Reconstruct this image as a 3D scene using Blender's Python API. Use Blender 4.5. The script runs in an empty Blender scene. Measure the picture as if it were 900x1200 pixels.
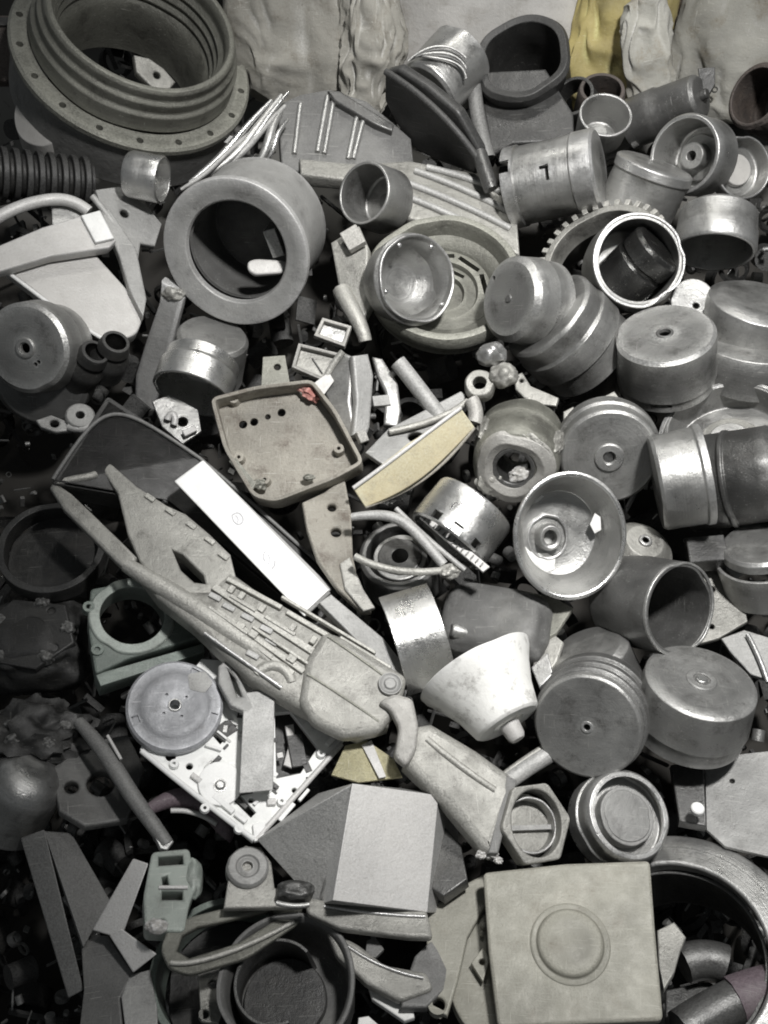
import bpy, bmesh, math, random
from mathutils import Vector, Matrix, Quaternion, noise
random.seed(7)
SC = bpy.context.scene
COL = SC.collection
W_, H_ = 900.0, 1200.0

# ------------------------------------------------------------------ camera
FPX = 1152.0                       # focal length in photograph pixels
D0 = 1.1
PITCH = math.radians(48)
SLOPE = math.radians(17)
cam_d = bpy.data.cameras.new('camera')
cam = bpy.data.objects.new('camera', cam_d); COL.objects.link(cam)
cam_d.sensor_fit = 'VERTICAL'
cam_d.angle = 2 * math.atan(H_ / 2 / FPX)
cam_d.clip_start = 0.02; cam_d.clip_end = 60
CP = Vector((0, -D0 * math.cos(PITCH), D0 * math.sin(PITCH)))
cam.location = CP
cam.rotation_euler = (math.pi / 2 - PITCH, 0, 0)
SC.camera = cam
CR = Vector((1, 0, 0)); CU = Vector((0, math.sin(PITCH), math.cos(PITCH))); CF = Vector((0, math.cos(PITCH), -math.sin(PITCH)))
NP = Vector((0, -math.sin(SLOPE), math.cos(SLOPE)))
K0 = D0 / FPX

# ------------------------------------------------------------------ light
world = bpy.data.worlds.new('World'); SC.world = world; world.use_nodes = True
bg = world.node_tree.nodes['Background']
bg.inputs[0].default_value = (0.93, 0.98, 1.0, 1); bg.inputs[1].default_value = 0.10

def lamp(kind, name, loc, target, energy, color=(1, 1, 1), **kw):
    d = bpy.data.lights.new(name, kind); o = bpy.data.objects.new(name, d); COL.objects.link(o)
    o.location = loc
    o.rotation_euler = (Vector(target) - Vector(loc)).to_track_quat('-Z', 'Y').to_euler()
    d.energy = energy; d.color = color
    for k, v in kw.items(): setattr(d, k, v)
    return o
lamp('SPOT', 'overhead_work_lamp', (0.33, -0.30, 1.40), (0.20, 0.16, 0.0), 134, (1.0, 0.985, 0.965),
     spot_size=math.radians(82), spot_blend=1.0, shadow_soft_size=0.075)
lamp('SPOT', 'rear_work_lamp', (0.05, 0.75, 1.5), (0.15, 0.3, 0.0), 26, (1.0, 0.98, 0.93),
     spot_size=math.radians(60), spot_blend=1.0, shadow_soft_size=0.10)

SC.view_settings.view_transform = 'Standard'; SC.view_settings.look = 'None'
SC.view_settings.exposure = 0; SC.view_settings.gamma = 1
SC.cycles.filter_width = 1.9

# ------------------------------------------------------------------ materials
MATS = {}
def mat(name, col, rough=0.5, metal=0.0, var=0.2, dirt=0.3, dirtcol=(0.05, 0.047, 0.042), dust=0.2, dustcol=(0.42, 0.415, 0.39), bump=0.25, scale=1.0, speck=0.12, streak=0.4, wear=0.6, turn=0.0):
    """worn surface: slow tone drift, a few grease stains with soft edges, fine scratches in two directions, worn edges, lathe marks (turn)"""
    if isinstance(col, (int, float)): col = (col, col, col * 0.975)
    m = bpy.data.materials.new(name); m.use_nodes = True
    nt = m.node_tree; N = nt.nodes; L = nt.links
    for n in list(N):
        N.remove(n)
    out = N.new('ShaderNodeOutputMaterial'); b = N.new('ShaderNodeBsdfPrincipled'); L.new(b.outputs[0], out.inputs[0])
    tc = N.new('ShaderNodeTexCoord'); oi = N.new('ShaderNodeObjectInfo')
    mul = N.new('ShaderNodeMath'); mul.operation = 'MULTIPLY'; mul.inputs[1].default_value = 937.0; L.new(oi.outputs['Random'], mul.inputs[0])
    add = N.new('ShaderNodeVectorMath'); add.operation = 'ADD'; L.new(tc.outputs['Object'], add.inputs[0]); L.new(mul.outputs[0], add.inputs[1])
    def nz(sc, det=5, ro=0.6, vec=None, dist=0.0):
        n = N.new('ShaderNodeTexNoise'); n.inputs['Scale'].default_value = sc * scale; n.inputs['Detail'].default_value = det
        n.inputs['Roughness'].default_value = ro; n.inputs['Distortion'].default_value = dist
        L.new(vec if vec else add.outputs[0], n.inputs['Vector']); return n.outputs['Fac']
    def rng(v, a, b_, c, d):
        r = N.new('ShaderNodeMapRange'); r.inputs[1].default_value = a; r.inputs[2].default_value = b_; r.inputs[3].default_value = c; r.inputs[4].default_value = d
        L.new(v, r.inputs[0]); return r.outputs[0]
    def mth(op, a, b_):
        x = N.new('ShaderNodeMath'); x.operation = op
        for i, v in ((0, a), (1, b_)):
            if isinstance(v, (int, float)): x.inputs[i].default_value = v
            else: L.new(v, x.inputs[i])
        return x.outputs[0]
    def mix(f, a, b_):
        x = N.new('ShaderNodeMix'); x.data_type = 'RGBA'
        L.new(f, x.inputs[0])
        for s, v in ((6, a), (7, b_)):
            if isinstance(v, tuple): x.inputs[s].default_value = (*v, 1)
            else: L.new(v, x.inputs[s])
        return x.outputs[2]
    def mapped(sc, rot):
        mp = N.new('ShaderNodeMapping'); L.new(add.outputs[0], mp.inputs[0]); mp.inputs['Scale'].default_value = sc; mp.inputs['Rotation'].default_value = rot
        return mp.outputs[0]
    big = nz(0.012, 3, 0.5); mid = nz(0.05, 5, 0.55); fine = nz(0.45, 4, 0.7)
    lo = tuple(max(0, c * (1 - var)) for c in col); hi = tuple(min(0.95, c * (1 + var)) for c in col)
    c = mix(rng(big, 0.38, 0.62, 0, 1), lo, hi)
    # grease and grime: a few stains, broken up by fine noise
    st = mth('MULTIPLY', rng(nz(0.03, 8, 0.68), 0.52, 0.66, 0, 1), rng(nz(0.25, 4, 0.7), 0.3, 0.6, 0.3, 1))
    c = mix(mth('MULTIPLY', st, min(1, dirt * 1.5)), c, dirtcol)
    c = mix(mth('MULTIPLY', rng(nz(0.38, 4, 0.6), 0.62, 0.67, 0, min(1, dirt * 1.2)), rng(nz(0.03, 3, 0.5), 0.45, 0.62, 0, 1)), c, dirtcol)
    # scratches
    sa = rng(nz(0.9, 2, 0.5, vec=mapped((0.03, 1, 0.6), (0.9, 0.2, 0.8))), 0.66, 0.70, 0, min(1, streak * 1.6))
    sb = rng(nz(0.7, 2, 0.5, vec=mapped((1, 0.04, 0.5), (0.2, 0.7, 0.4))), 0.67, 0.72, 0, min(1, streak * 1.3))
    scr = mth('MAXIMUM', sa, sb)
    scr = mth('MULTIPLY', scr, rng(mid, 0.4, 0.6, 0.1, 1))
    c = mix(scr, c, tuple(min(0.8, x * 1.3 + 0.05) for x in dustcol))
    c = mix(rng(nz(0.022, 6, 0.6), 0.50, 0.78, 0, dust), c, dustcol)
    c = mix(rng(fine, 0.62, 0.72, 0, speck), c, hi)
    pit = nz(0.13, 5, 0.65); pock = rng(nz(0.22, 3, 0.5), 0.30, 0.42, 0, 1)
    hgt = mth('ADD', mth('ADD', mth('MULTIPLY', mid, 1.5), fine), mth('ADD', mth('MULTIPLY', pit, 1.5), mth('MULTIPLY', pock, 0.25)))
    c = mix(mth('MULTIPLY', mth('MULTIPLY', mth('SUBTRACT', 1.0, pock), st), min(1, dirt * 1.1)), c, dirtcol)
    if turn:
        sx = N.new('ShaderNodeSeparateXYZ'); L.new(tc.outputs['Object'], sx.inputs[0])
        r = mth('SQRT', mth('ADD', mth('MULTIPLY', sx.outputs[0], sx.outputs[0]), mth('MULTIPLY', sx.outputs[1], sx.outputs[1])), 0)
        cb = N.new('ShaderNodeCombineXYZ'); L.new(r, cb.inputs[0]); L.new(sx.outputs[2], cb.inputs[1]); L.new(mul.outputs[0], cb.inputs[2])
        tn = nz(0.55 / scale, 5, 0.75, vec=cb.outputs[0])
        c = mix(rng(tn, 0.5, 0.75, 0, turn), c, hi); c = mix(rng(tn, 0.5, 0.25, 0, turn), c, lo)
        hgt = mth('ADD', hgt, mth('MULTIPLY', tn, 1.6))
    if wear:
        ge = N.new('ShaderNodeNewGeometry')
        c = mix(mth('MULTIPLY', rng(ge.outputs['Pointiness'], 0.51, 0.55, 0, wear), rng(fine, 0.35, 0.6, 0.3, 1.0)), c, tuple(min(0.75, x * 1.9 + 0.06) for x in hi))
    L.new(c, b.inputs['Base Color'])
    b.inputs['Metallic'].default_value = metal
    L.new(mth('ADD', rng(mid, 0.3, 0.7, max(0.05, rough - 0.12), min(1, rough + 0.12)), mth('SUBTRACT', mth('MULTIPLY', fine, 0.30), 0.13)), b.inputs['Roughness'])
    bp = N.new('ShaderNodeBump'); bp.inputs['Strength'].default_value = bump; bp.inputs['Distance'].default_value = 0.0012
    L.new(hgt, bp.inputs['Height']); L.new(bp.outputs[0], b.inputs['Normal'])
    MATS[name] = m
    return m
AL = mat('aluminium_grey', 0.41, 0.37, 0.8, dirt=.4, turn=.45)
ALM = mat('aluminium_mid', 0.30, 0.39, 0.7, dirt=.42, turn=.4)
ALB = mat('aluminium_bright', 0.60, 0.30, 0.9, var=0.12, dirt=0.15, dust=0.1, turn=.4)
ALD = mat('aluminium_dark', 0.14, 0.42, 0.6, dust=.3, dustcol=(.3,.3,.29), turn=.3)
STD = mat('steel_dark', 0.07, 0.4, 0.6, dust=0.15, dustcol=(0.25, 0.25, 0.24))
GLO = mat('glossy_dark_steel', 0.06, 0.2, 0.8, turn=.3, dust=.1)
PALD = mat('dull_pale_casting', (0.27, 0.265, 0.25), 0.5, 0.3, bump=0.5, speck=.3)
LGRY = mat('light_matt_grey', 0.35, 0.5, 0.3, var=.12, dirt=.25, bump=.35)
GRY = mat('matt_grey_casting', 0.26, 0.55, 0.3, var=0.15, bump=.4, dirt=0.28, dust=0.2, dustcol=(0.36, 0.36, 0.34))
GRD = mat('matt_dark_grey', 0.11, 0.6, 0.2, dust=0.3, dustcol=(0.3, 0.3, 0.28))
CAST = mat('rough_casting', (0.265, 0.262, 0.243), 0.5, 0.45, bump=0.5, dirt=0.5, dust=0.4, speck=0.3)
OLIVE = mat('olive_casting', (0.175, 0.175, 0.152), 0.5, 0.35, bump=0.6, dirt=0.5, dustcol=(.3,.3,.27))
TAN = mat('tan_housing', (0.235, 0.222, 0.192), 0.6, 0.1, dirt=0.7, dirtcol=(0.09, 0.07, 0.055), bump=0.7)
BEIGE = mat('beige_cover', (0.245, 0.24, 0.205), 0.5, 0.1, var=0.16, dirt=0.3, dirtcol=(0.16, 0.14, 0.11), dust=0.12, dustcol=(0.36, 0.355, 0.31))
CREAM = mat('cream_paint', (0.46, 0.39, 0.24), 0.55, 0.0, var=0.15, dirt=0.55, dirtcol=(0.25, 0.2, 0.13))
WHITE = mat('white_paint', (0.9, 0.91, 0.89), 0.45, 0.0, var=0.05, dirt=0.2, dirtcol=(0.3, 0.3, 0.28), dust=0.0, streak=0.0)
WHITED = mat('white_chipped', (0.86, 0.86, 0.83), 0.5, 0.0, var=0.04, dirt=0.4, dirtcol=(0.16, 0.15, 0.13), dust=0.0, scale=1.8, streak=0)
PALE = mat('pale_plate', (0.46, 0.45, 0.43), 0.5, 0.15, var=0.07, dirt=0.12, dust=0.08, dirtcol=(0.2, 0.19, 0.17), bump=0.3, streak=.1)
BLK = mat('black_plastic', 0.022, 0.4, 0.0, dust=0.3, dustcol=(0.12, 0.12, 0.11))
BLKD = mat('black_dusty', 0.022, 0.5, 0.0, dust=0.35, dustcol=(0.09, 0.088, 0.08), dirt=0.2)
RUST = mat('rusty_iron', (0.06, 0.05, 0.045), 0.75, 0.2, dust=0.5, dustcol=(0.16, 0.12, 0.095), bump=0.8)
RED = mat('faded_red', (0.32, 0.13, 0.11), 0.7, 0, dust=0.4)
GREENL = mat('pale_green_grey', (0.26, 0.29, 0.265), 0.45, 0.1, dirt=0.3)
GREEN = mat('grey_green_enamel', (0.13, 0.155, 0.138), 0.45, 0.1, dirt=0.3, dust=0.3, dustcol=(0.3, 0.33, 0.3))
BLUE = mat('blue_grey_disc', (0.235, 0.24, 0.252), 0.5, 0.3, var=0.12, dust=0.35, dustcol=(0.4, 0.4, 0.42))
PINK = mat('dusty_pink', (0.075, 0.055, 0.065), 0.6, 0, dust=0.4)
FOIL = mat('yellow_foil', (0.27, 0.25, 0.15), 0.4, 0.3, bump=0.8)
SACKB = mat('beige_sack_cloth', (0.35, 0.34, 0.305), 0.85, 0, var=0.15, dirt=0.35, dirtcol=(0.15, 0.13, 0.1), bump=0.6)
SACKW = mat('pale_woven_sack', (0.52, 0.51, 0.49), 0.8, 0, var=0.15, dirt=0.35, dirtcol=(0.25, 0.23, 0.2), bump=0.5)
SACKG = mat('dirty_white_sack', (0.37, 0.365, 0.33), 0.8, 0, var=0.2, dirt=0.4, dirtcol=(0.2, 0.17, 0.12), bump=0.6)
YEL = mat('yellow_sack', (0.38, 0.32, 0.13), 0.65, 0, var=0.25, dirt=0.4, dirtcol=(0.3, 0.24, 0.12), dust=0.5, dustcol=(0.5, 0.46, 0.3), bump=0.5)
BRN = mat('brown_sack', (0.085, 0.06, 0.04), 0.8, 0)
INK = mat('faded_ink', (0.45, 0.45, 0.50), 0.7, 0, dust=0, dirt=0)
SCRAP = mat('shade_dark_scrap', 0.025, 0.6, 0.4, var=0.6, dust=0.4, dustcol=(0.1, 0.1, 0.09), bump=0.8)  # near-black base paints in the shade of the gaps
DARKGND = mat('shade_dark_ground', (0.03, 0.028, 0.025), 0.9, 0)  # near-black as well, so the shade under the heap is in the colour

# ------------------------------------------------------------------ helpers
def ray(X, Y):
    return (CF + CR * ((X - W_ / 2) / FPX) - CU * ((Y - H_ / 2) / FPX)).normalized()
def on_pile(X, Y, h):
    r = ray(X, Y); t = (h * K0 - CP.dot(NP)) / r.dot(NP)
    return CP + r * t

def finish(me, m, smooth=True, ang=38):
    me.materials.clear(); me.materials.append(m)
    if smooth:
        for p in me.polygons: p.use_smooth = True
        me.set_sharp_from_angle(angle=math.radians(ang))

def warp(me, amp, freq=0.03, seed=None):
    if not amp: return
    s = random.uniform(0, 900) if seed is None else seed
    for v in me.vertices:
        p = v.co * freq + Vector((s, s * 0.7, -s))
        v.co += Vector(noise.noise_vector(p)) * amp

class Thing:
    def __init__(s, name, label, cat, X, Y, h=0, ang=90, tilt=25, roll=0, group=None):
        s.P = on_pile(X, Y, h)
        v = (CP - s.P).normalized()
        up = (CU - v * CU.dot(v)).normalized(); right = up.cross(v)
        a = math.radians(ang); t = math.radians(tilt)
        axis = (right * math.cos(a) + up * math.sin(a)) * math.sin(t) + v * math.cos(t)
        q = v.rotation_difference(axis)
        x = q @ right; y = q @ up
        R = Matrix((x, y, axis)).transposed().to_4x4() @ Matrix.Rotation(math.radians(roll), 4, 'Z')
        s.k = (s.P - CP).dot(CF) / FPX
        s.M = Matrix.Translation(s.P) @ R @ Matrix.Scale(s.k, 4)
        s.Mi = s.M.inverted()
        e = bpy.data.objects.new(name, None); COL.objects.link(e)
        e.empty_display_size = 5
        e.matrix_world = s.M
        e['label'] = label; e['category'] = cat
        if group: e['group'] = group
        s.e = e
    def loc(s, X, Y, z=0.0):
        C = s.Mi @ CP; r = (s.Mi.to_3x3() @ ray(X, Y))
        t = (z - C.z) / r.z
        return C + r * t
    def link(s, name, me, parent=None, label=None):
        o = bpy.data.objects.new(name, me); COL.objects.link(o)
        o.parent = parent if parent else s.e
        if label: o['label'] = label
        return o

def bevel(o, w=1.0, seg=2, ang=35):
    if w <= 0: return o
    b = o.modifiers.new('edge', 'BEVEL'); b.width = w; b.segments = seg; b.limit_method = 'ANGLE'; b.angle_limit = math.radians(ang); b.harden_normals = False
    return o

def lathe_mesh(prof, closed, seg=72, a0=0, a1=360, wob=0.006, seed=0):
    bm = bmesh.new(); full = abs(a1 - a0) >= 359.9
    P2 = []
    for i, p in enumerate(prof):
        P2.append(p)
        if i + 1 < len(prof) or closed:
            q = prof[(i + 1) % len(prof)]; d = math.hypot(q[0] - p[0], q[1] - p[1]); k = int(d // 13)
            for j in range(1, k + 1): P2.append((p[0] + (q[0] - p[0]) * j / (k + 1), p[1] + (q[1] - p[1]) * j / (k + 1)))
    prof = P2; rmax = max(p[0] for p in prof); zs = [p[1] for p in prof]
    dents = []
    if wob > 0.004 and rmax > 24:
        rr = random.Random(int(seed * 1000))
        for _ in range(3):
            a = rr.uniform(0, 6.283); dents.append((Vector((rmax * math.cos(a), rmax * math.sin(a), rr.uniform(min(zs), max(zs)))), rr.uniform(.18, .34) * rmax, rr.uniform(.03, .075) * rmax))
    n = seg if full else max(6, int(seg * abs(a1 - a0) / 360)) + 1
    rings = []
    for (r, z) in prof:
        if r < 1e-6 and full:
            rings.append([bm.verts.new((0, 0, z))]); continue
        ring = []
        for i in range(n):
            a = math.radians(a0 + (a1 - a0) * (i / n if full else i / (n - 1)))
            w = 1 + wob * 2 * noise.noise(Vector((math.cos(a) * 1.3 + seed, math.sin(a) * 1.3, z * 0.02 + seed)))
            v = Vector((r * w * math.cos(a), r * w * math.sin(a), z))
            for (dc, dr, dd) in dents:
                q = (v - dc).length / dr
                if q < 1.6: v -= Vector((math.cos(a), math.sin(a), 0)) * dd * math.exp(-q * q * 1.6)
            ring.append(bm.verts.new(v))
        rings.append(ring)
    m = len(rings)
    for j in range(m if closed else m - 1):
        A = rings[j]; B = rings[(j + 1) % m]
        cnt = n if full else n - 1
        for i in range(cnt):
            i2 = (i + 1) % n
            try:
                if len(A) == 1 and len(B) == 1: continue
                if len(A) == 1: bm.faces.new((A[0], B[i2], B[i]))
                elif len(B) == 1: bm.faces.new((A[i], A[i2], B[0]))
                else: bm.faces.new((A[i], A[i2], B[i2], B[i]))
            except ValueError: pass
    if not full and closed:
        for e_ in (0, -1):
            try: bm.faces.new([r[e_] for r in rings])
            except ValueError: pass
    bmesh.ops.recalc_face_normals(bm, faces=bm.faces)
    me = bpy.data.meshes.new('lathe'); bm.to_mesh(me); bm.free()
    return me

def box_bm(bm, c, s, R=None):
    c = Vector(c)
    vs = []
    for dx in (-.5, .5):
        for dy in (-.5, .5):
            for dz in (-.5, .5):
                p = Vector((dx * s[0], dy * s[1], dz * s[2]))
                if R: p = R @ p
                vs.append(bm.verts.new(c + p))
    for f in ((0, 1, 3, 2), (4, 6, 7, 5), (0, 4, 5, 1), (2, 3, 7, 6), (0, 2, 6, 4), (1, 5, 7, 3)):
        bm.faces.new([vs[i] for i in f])

def cyl_bm(bm, c, r, h, R=None, n=20):
    c = Vector(c); A = []; B = []
    for i in range(n):
        a = 2 * math.pi * i / n
        for z, l in ((-h / 2, A), (h / 2, B)):
            p = Vector((r * math.cos(a), r * math.sin(a), z))
            if R: p = R @ p
            l.append(bm.verts.new(c + p))
    for i in range(n):
        j = (i + 1) % n; bm.faces.new((A[i], A[j], B[j], B[i]))
    bm.faces.new(A[::-1]); bm.faces.new(B)

def cut(me, bm):
    """boolean difference of me by the cutters collected in bm"""
    bmesh.ops.recalc_face_normals(bm, faces=bm.faces)
    cm = bpy.data.meshes.new('cutter'); bm.to_mesh(cm); bm.free()
    a = bpy.data.objects.new('a', me); b = bpy.data.objects.new('b', cm)
    COL.objects.link(a); COL.objects.link(b)
    md = a.modifiers.new('c', 'BOOLEAN'); md.operation = 'DIFFERENCE'; md.object = b; md.solver = 'EXACT'
    dg = bpy.context.evaluated_depsgraph_get(); dg.update()
    new = bpy.data.meshes.new_from_object(a.evaluated_get(dg))
    bpy.data.objects.remove(a); bpy.data.objects.remove(b); bpy.data.meshes.remove(cm)
    return new if len(new.polygons) > 3 else me

def lathe(T, name, prof, m, closed=True, parent=None, bev=0.8, wob=0.006, cuts=None, seg=72, a0=0, a1=360, dz=0, loc=None, rot=None, label=None):
    me = lathe_mesh(prof, closed, seg, a0, a1, wob, random.uniform(0, 99))
    if cuts:
        for c in cuts:
            bm = bmesh.new()
            if c[0] == 'slot':       # angle, z, tangential width, axial height, radius, radial reach
                _, an, z, w, h, r = c[:6]; d = c[6] if len(c) > 6 else 14
                a = math.radians(an); box_bm(bm, (r * math.cos(a), r * math.sin(a), z), (d, w, h), Matrix.Rotation(a, 3, 'Z'))
            else:                    # hole: x, y, r (through the face), z, depth
                _, x, y, r = c[:4]; z = c[4] if len(c) > 4 else 0; d = c[5] if len(c) > 5 else 24
                cyl_bm(bm, (x, y, z), r, d)
            me = cut(me, bm)
        bev = min(bev, 0.4)
    finish(me, m)
    o = T.link(name, me, parent, label)
    if loc: o.location = loc
    if rot: o.rotation_euler = rot
    if bev and not cuts: bevel(o, bev)
    return o

def rounded(pts, r=6, n=4):
    out = []; N = len(pts)
    for i in range(N):
        p0 = Vector(pts[i - 1][:2]); p = Vector(pts[i][:2]); p1 = Vector(pts[(i + 1) % N][:2])
        a = (p0 - p); b = (p1 - p); ra = min(r, a.length * 0.45, b.length * 0.45)
        s = p + a.normalized() * ra; e = p + b.normalized() * ra
        for k in range(n + 1):
            t = k / n; out.append(tuple((1 - t) ** 2 * s + 2 * t * (1 - t) * p + t * t * e))
    return out

def plate_mesh(polys, th, bev=1.0):
    cu = bpy.data.curves.new('c', 'CURVE'); cu.dimensions = '2D'; cu.fill_mode = 'BOTH'
    bev = min(bev, th * 0.45)
    cu.extrude = th / 2 - bev; cu.bevel_depth = bev; cu.offset = -bev; cu.bevel_resolution = 2
    for pl in polys:
        sp = cu.splines.new('POLY'); sp.points.add(len(pl) - 1)
        for i, p in enumerate(pl): sp.points[i].co = (p[0], p[1], 0, 1)
        sp.use_cyclic_u = True
    o = bpy.data.objects.new('c', cu); COL.objects.link(o)
    dg = bpy.context.evaluated_depsgraph_get(); dg.update()
    me = bpy.data.meshes.new_from_object(o.evaluated_get(dg))
    bpy.data.objects.remove(o); bpy.data.curves.remove(cu)
    return me

def circ(x, y, r, n=20, ry=None, rot=0):
    ry = ry or r; c = math.cos(rot); s = math.sin(rot)
    return [(x + r * math.cos(2 * math.pi * i / n) * c - ry * math.sin(2 * math.pi * i / n) * s, y + r * math.cos(2 * math.pi * i / n) * s + ry * math.sin(2 * math.pi * i / n) * c) for i in range(n)]

def plate(T, name, pts, th, m, holes=(), bev=1.0, z=0.0, rnd=0, parent=None, px=True, wp=0, label=None):
    """flat part of real thickness: its top lies at local z; outline given where the photograph shows it"""
    def cv(pl): return [tuple(T.loc(p[0], p[1], z)[:2]) for p in pl] if px else [tuple(p[:2]) for p in pl]
    o = cv(pts)
    if rnd: o = rounded(o, rnd)
    polys = [o]
    for h in holes:
        if isinstance(h, tuple) and len(h) in (3, 4) and not isinstance(h[0], tuple):
            c = T.loc(h[0], h[1], z) if px else h
            polys.append(circ(c[0], c[1], h[2], 20, h[3] if len(h) > 3 else None))
        else: polys.append(cv(h))
    me = plate_mesh(polys, th, bev)
    for v in me.vertices: v.co.z += z - th / 2
    warp(me, wp)
    finish(me, m)
    return T.link(name, me, parent, label)

def inset(pts, d):
    """inset polygon by d (convex-ish)"""
    area = sum(pts[i - 1][0] * pts[i][1] - pts[i][0] * pts[i - 1][1] for i in range(len(pts)))
    sg = 1 if area > 0 else -1; out = []; N = len(pts)
    for i in range(N):
        p0 = Vector(pts[i - 1][:2]); p = Vector(pts[i][:2]); p1 = Vector(pts[(i + 1) % N][:2])
        a = (p - p0).normalized(); b = (p1 - p).normalized()
        na = Vector((-a.y, a.x)) * sg; nb = Vector((-b.y, b.x)) * sg
        n = (na + nb); n = n.normalized() if n.length > 1e-6 else na
        out.append(tuple(p + n * d / max(0.4, n.dot(na))))
    return out

def tray(T, pts, depth, m, wall=4, floor=4, mf=None, rnd=0, holes=(), names=('wall', 'floor'), z=0):
    o = [tuple(T.loc(p[0], p[1], z)[:2]) for p in pts]
    if rnd: o = rounded(o, rnd)
    i = inset(o, wall)
    me = plate_mesh([o, i], depth, 1.0)
    for v in me.vertices: v.co.z += z - depth / 2
    finish(me, m); a = T.link(names[0], me)
    fl = inset(o, wall * 0.5)
    polys = [fl] + [circ(*h) for h in holes]
    me = plate_mesh(polys, floor, 0.6)
    for v in me.vertices: v.co.z += z - depth + floor
    finish(me, mf or m); b = T.link(names[1], me)
    return a, b

def tube(T, name, pts, r, m, parent=None, px=True, cyc=False, taper=None, res=6, flat=1.0, label=None):
    cu = bpy.data.curves.new('c', 'CURVE'); cu.dimensions = '3D'; cu.bevel_depth = r; cu.bevel_resolution = res // 2; cu.use_fill_caps = True
    sp = cu.splines.new('NURBS'); P = [T.loc(*p) if px else Vector(p) for p in pts]
    sp.points.add(len(P) - 1)
    for i, p in enumerate(P):
        sp.points[i].co = (*p, 1); sp.points[i].radius = taper[i] if taper else 1
    sp.order_u = min(4, len(P)); sp.use_endpoint_u = not cyc; sp.use_cyclic_u = cyc; sp.resolution_u = 8
    o = bpy.data.objects.new('c', cu); COL.objects.link(o)
    dg = bpy.context.evaluated_depsgraph_get(); dg.update()
    me = bpy.data.meshes.new_from_object(o.evaluated_get(dg))
    bpy.data.objects.remove(o); bpy.data.curves.remove(cu)
    finish(me, m)
    return T.link(name, me, parent, label)

def box(T, name, c, s, m, rot=(0, 0, 0), bev=1.2, parent=None, px=False, wp=0, label=None):
    from mathutils import Euler
    bm = bmesh.new(); box_bm(bm, (0, 0, 0), s)
    bmesh.ops.recalc_face_normals(bm, faces=bm.faces)
    if wp: bmesh.ops.subdivide_edges(bm, edges=bm.edges, cuts=3, use_grid_fill=True)
    R = Euler([math.radians(a) for a in rot]).to_matrix()
    cc = T.loc(*c) if px else Vector(c)
    for v in bm.verts: v.co = R @ v.co + cc
    me = bpy.data.meshes.new('box'); bm.to_mesh(me); bm.free(); warp(me, wp); finish(me, m)
    o = T.link(name, me, parent, label); bevel(o, bev); return o

def poly3(T, name, verts, faces, m, bev=1.2, parent=None, label=None, sub=0, wp=0):
    """solid with vertices (X, Y, local z)"""
    bm = bmesh.new(); vs = [bm.verts.new(T.loc(*v)) for v in verts]
    for f in faces: bm.faces.new([vs[i] for i in f])
    bmesh.ops.recalc_face_normals(bm, faces=bm.faces)
    if sub: bmesh.ops.subdivide_edges(bm, edges=bm.edges, cuts=sub, use_grid_fill=True)
    me = bpy.data.meshes.new('solid'); bm.to_mesh(me); bm.free(); warp(me, wp); finish(me, m)
    o = T.link(name, me, parent, label); bevel(o, bev); return o
BOXF = [(0, 1, 2, 3), (4, 5, 6, 7), (0, 1, 5, 4), (1, 2, 6, 5), (2, 3, 7, 6), (3, 0, 4, 7)]

def lump(T, name, c, s, m, amp=0.25, freq=1.6, parent=None, px=False, rot=0, sq=1.0):
    bm = bmesh.new(); bmesh.ops.create_icosphere(bm, subdivisions=4, radius=1)
    sd = random.uniform(0, 500); cc = T.loc(*c) if px else Vector(c)
    Rz = Matrix.Rotation(math.radians(rot), 3, 'Z')
    for v in bm.verts:
        p = v.co.copy()
        if sq != 1.0: p = Vector([math.copysign(abs(q) ** sq, q) for q in p])
        f = 1 + amp * noise.fractal(v.co * freq + Vector((sd, sd, 0)), 0.9, 2.0, 4)
        v.co = Rz @ Vector((p.x * s[0], p.y * s[1], p.z * s[2])) * f + cc
    me = bpy.data.meshes.new('lump'); bm.to_mesh(me); bm.free(); finish(me, m, ang=60)
    return T.link(name, me, parent)

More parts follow.
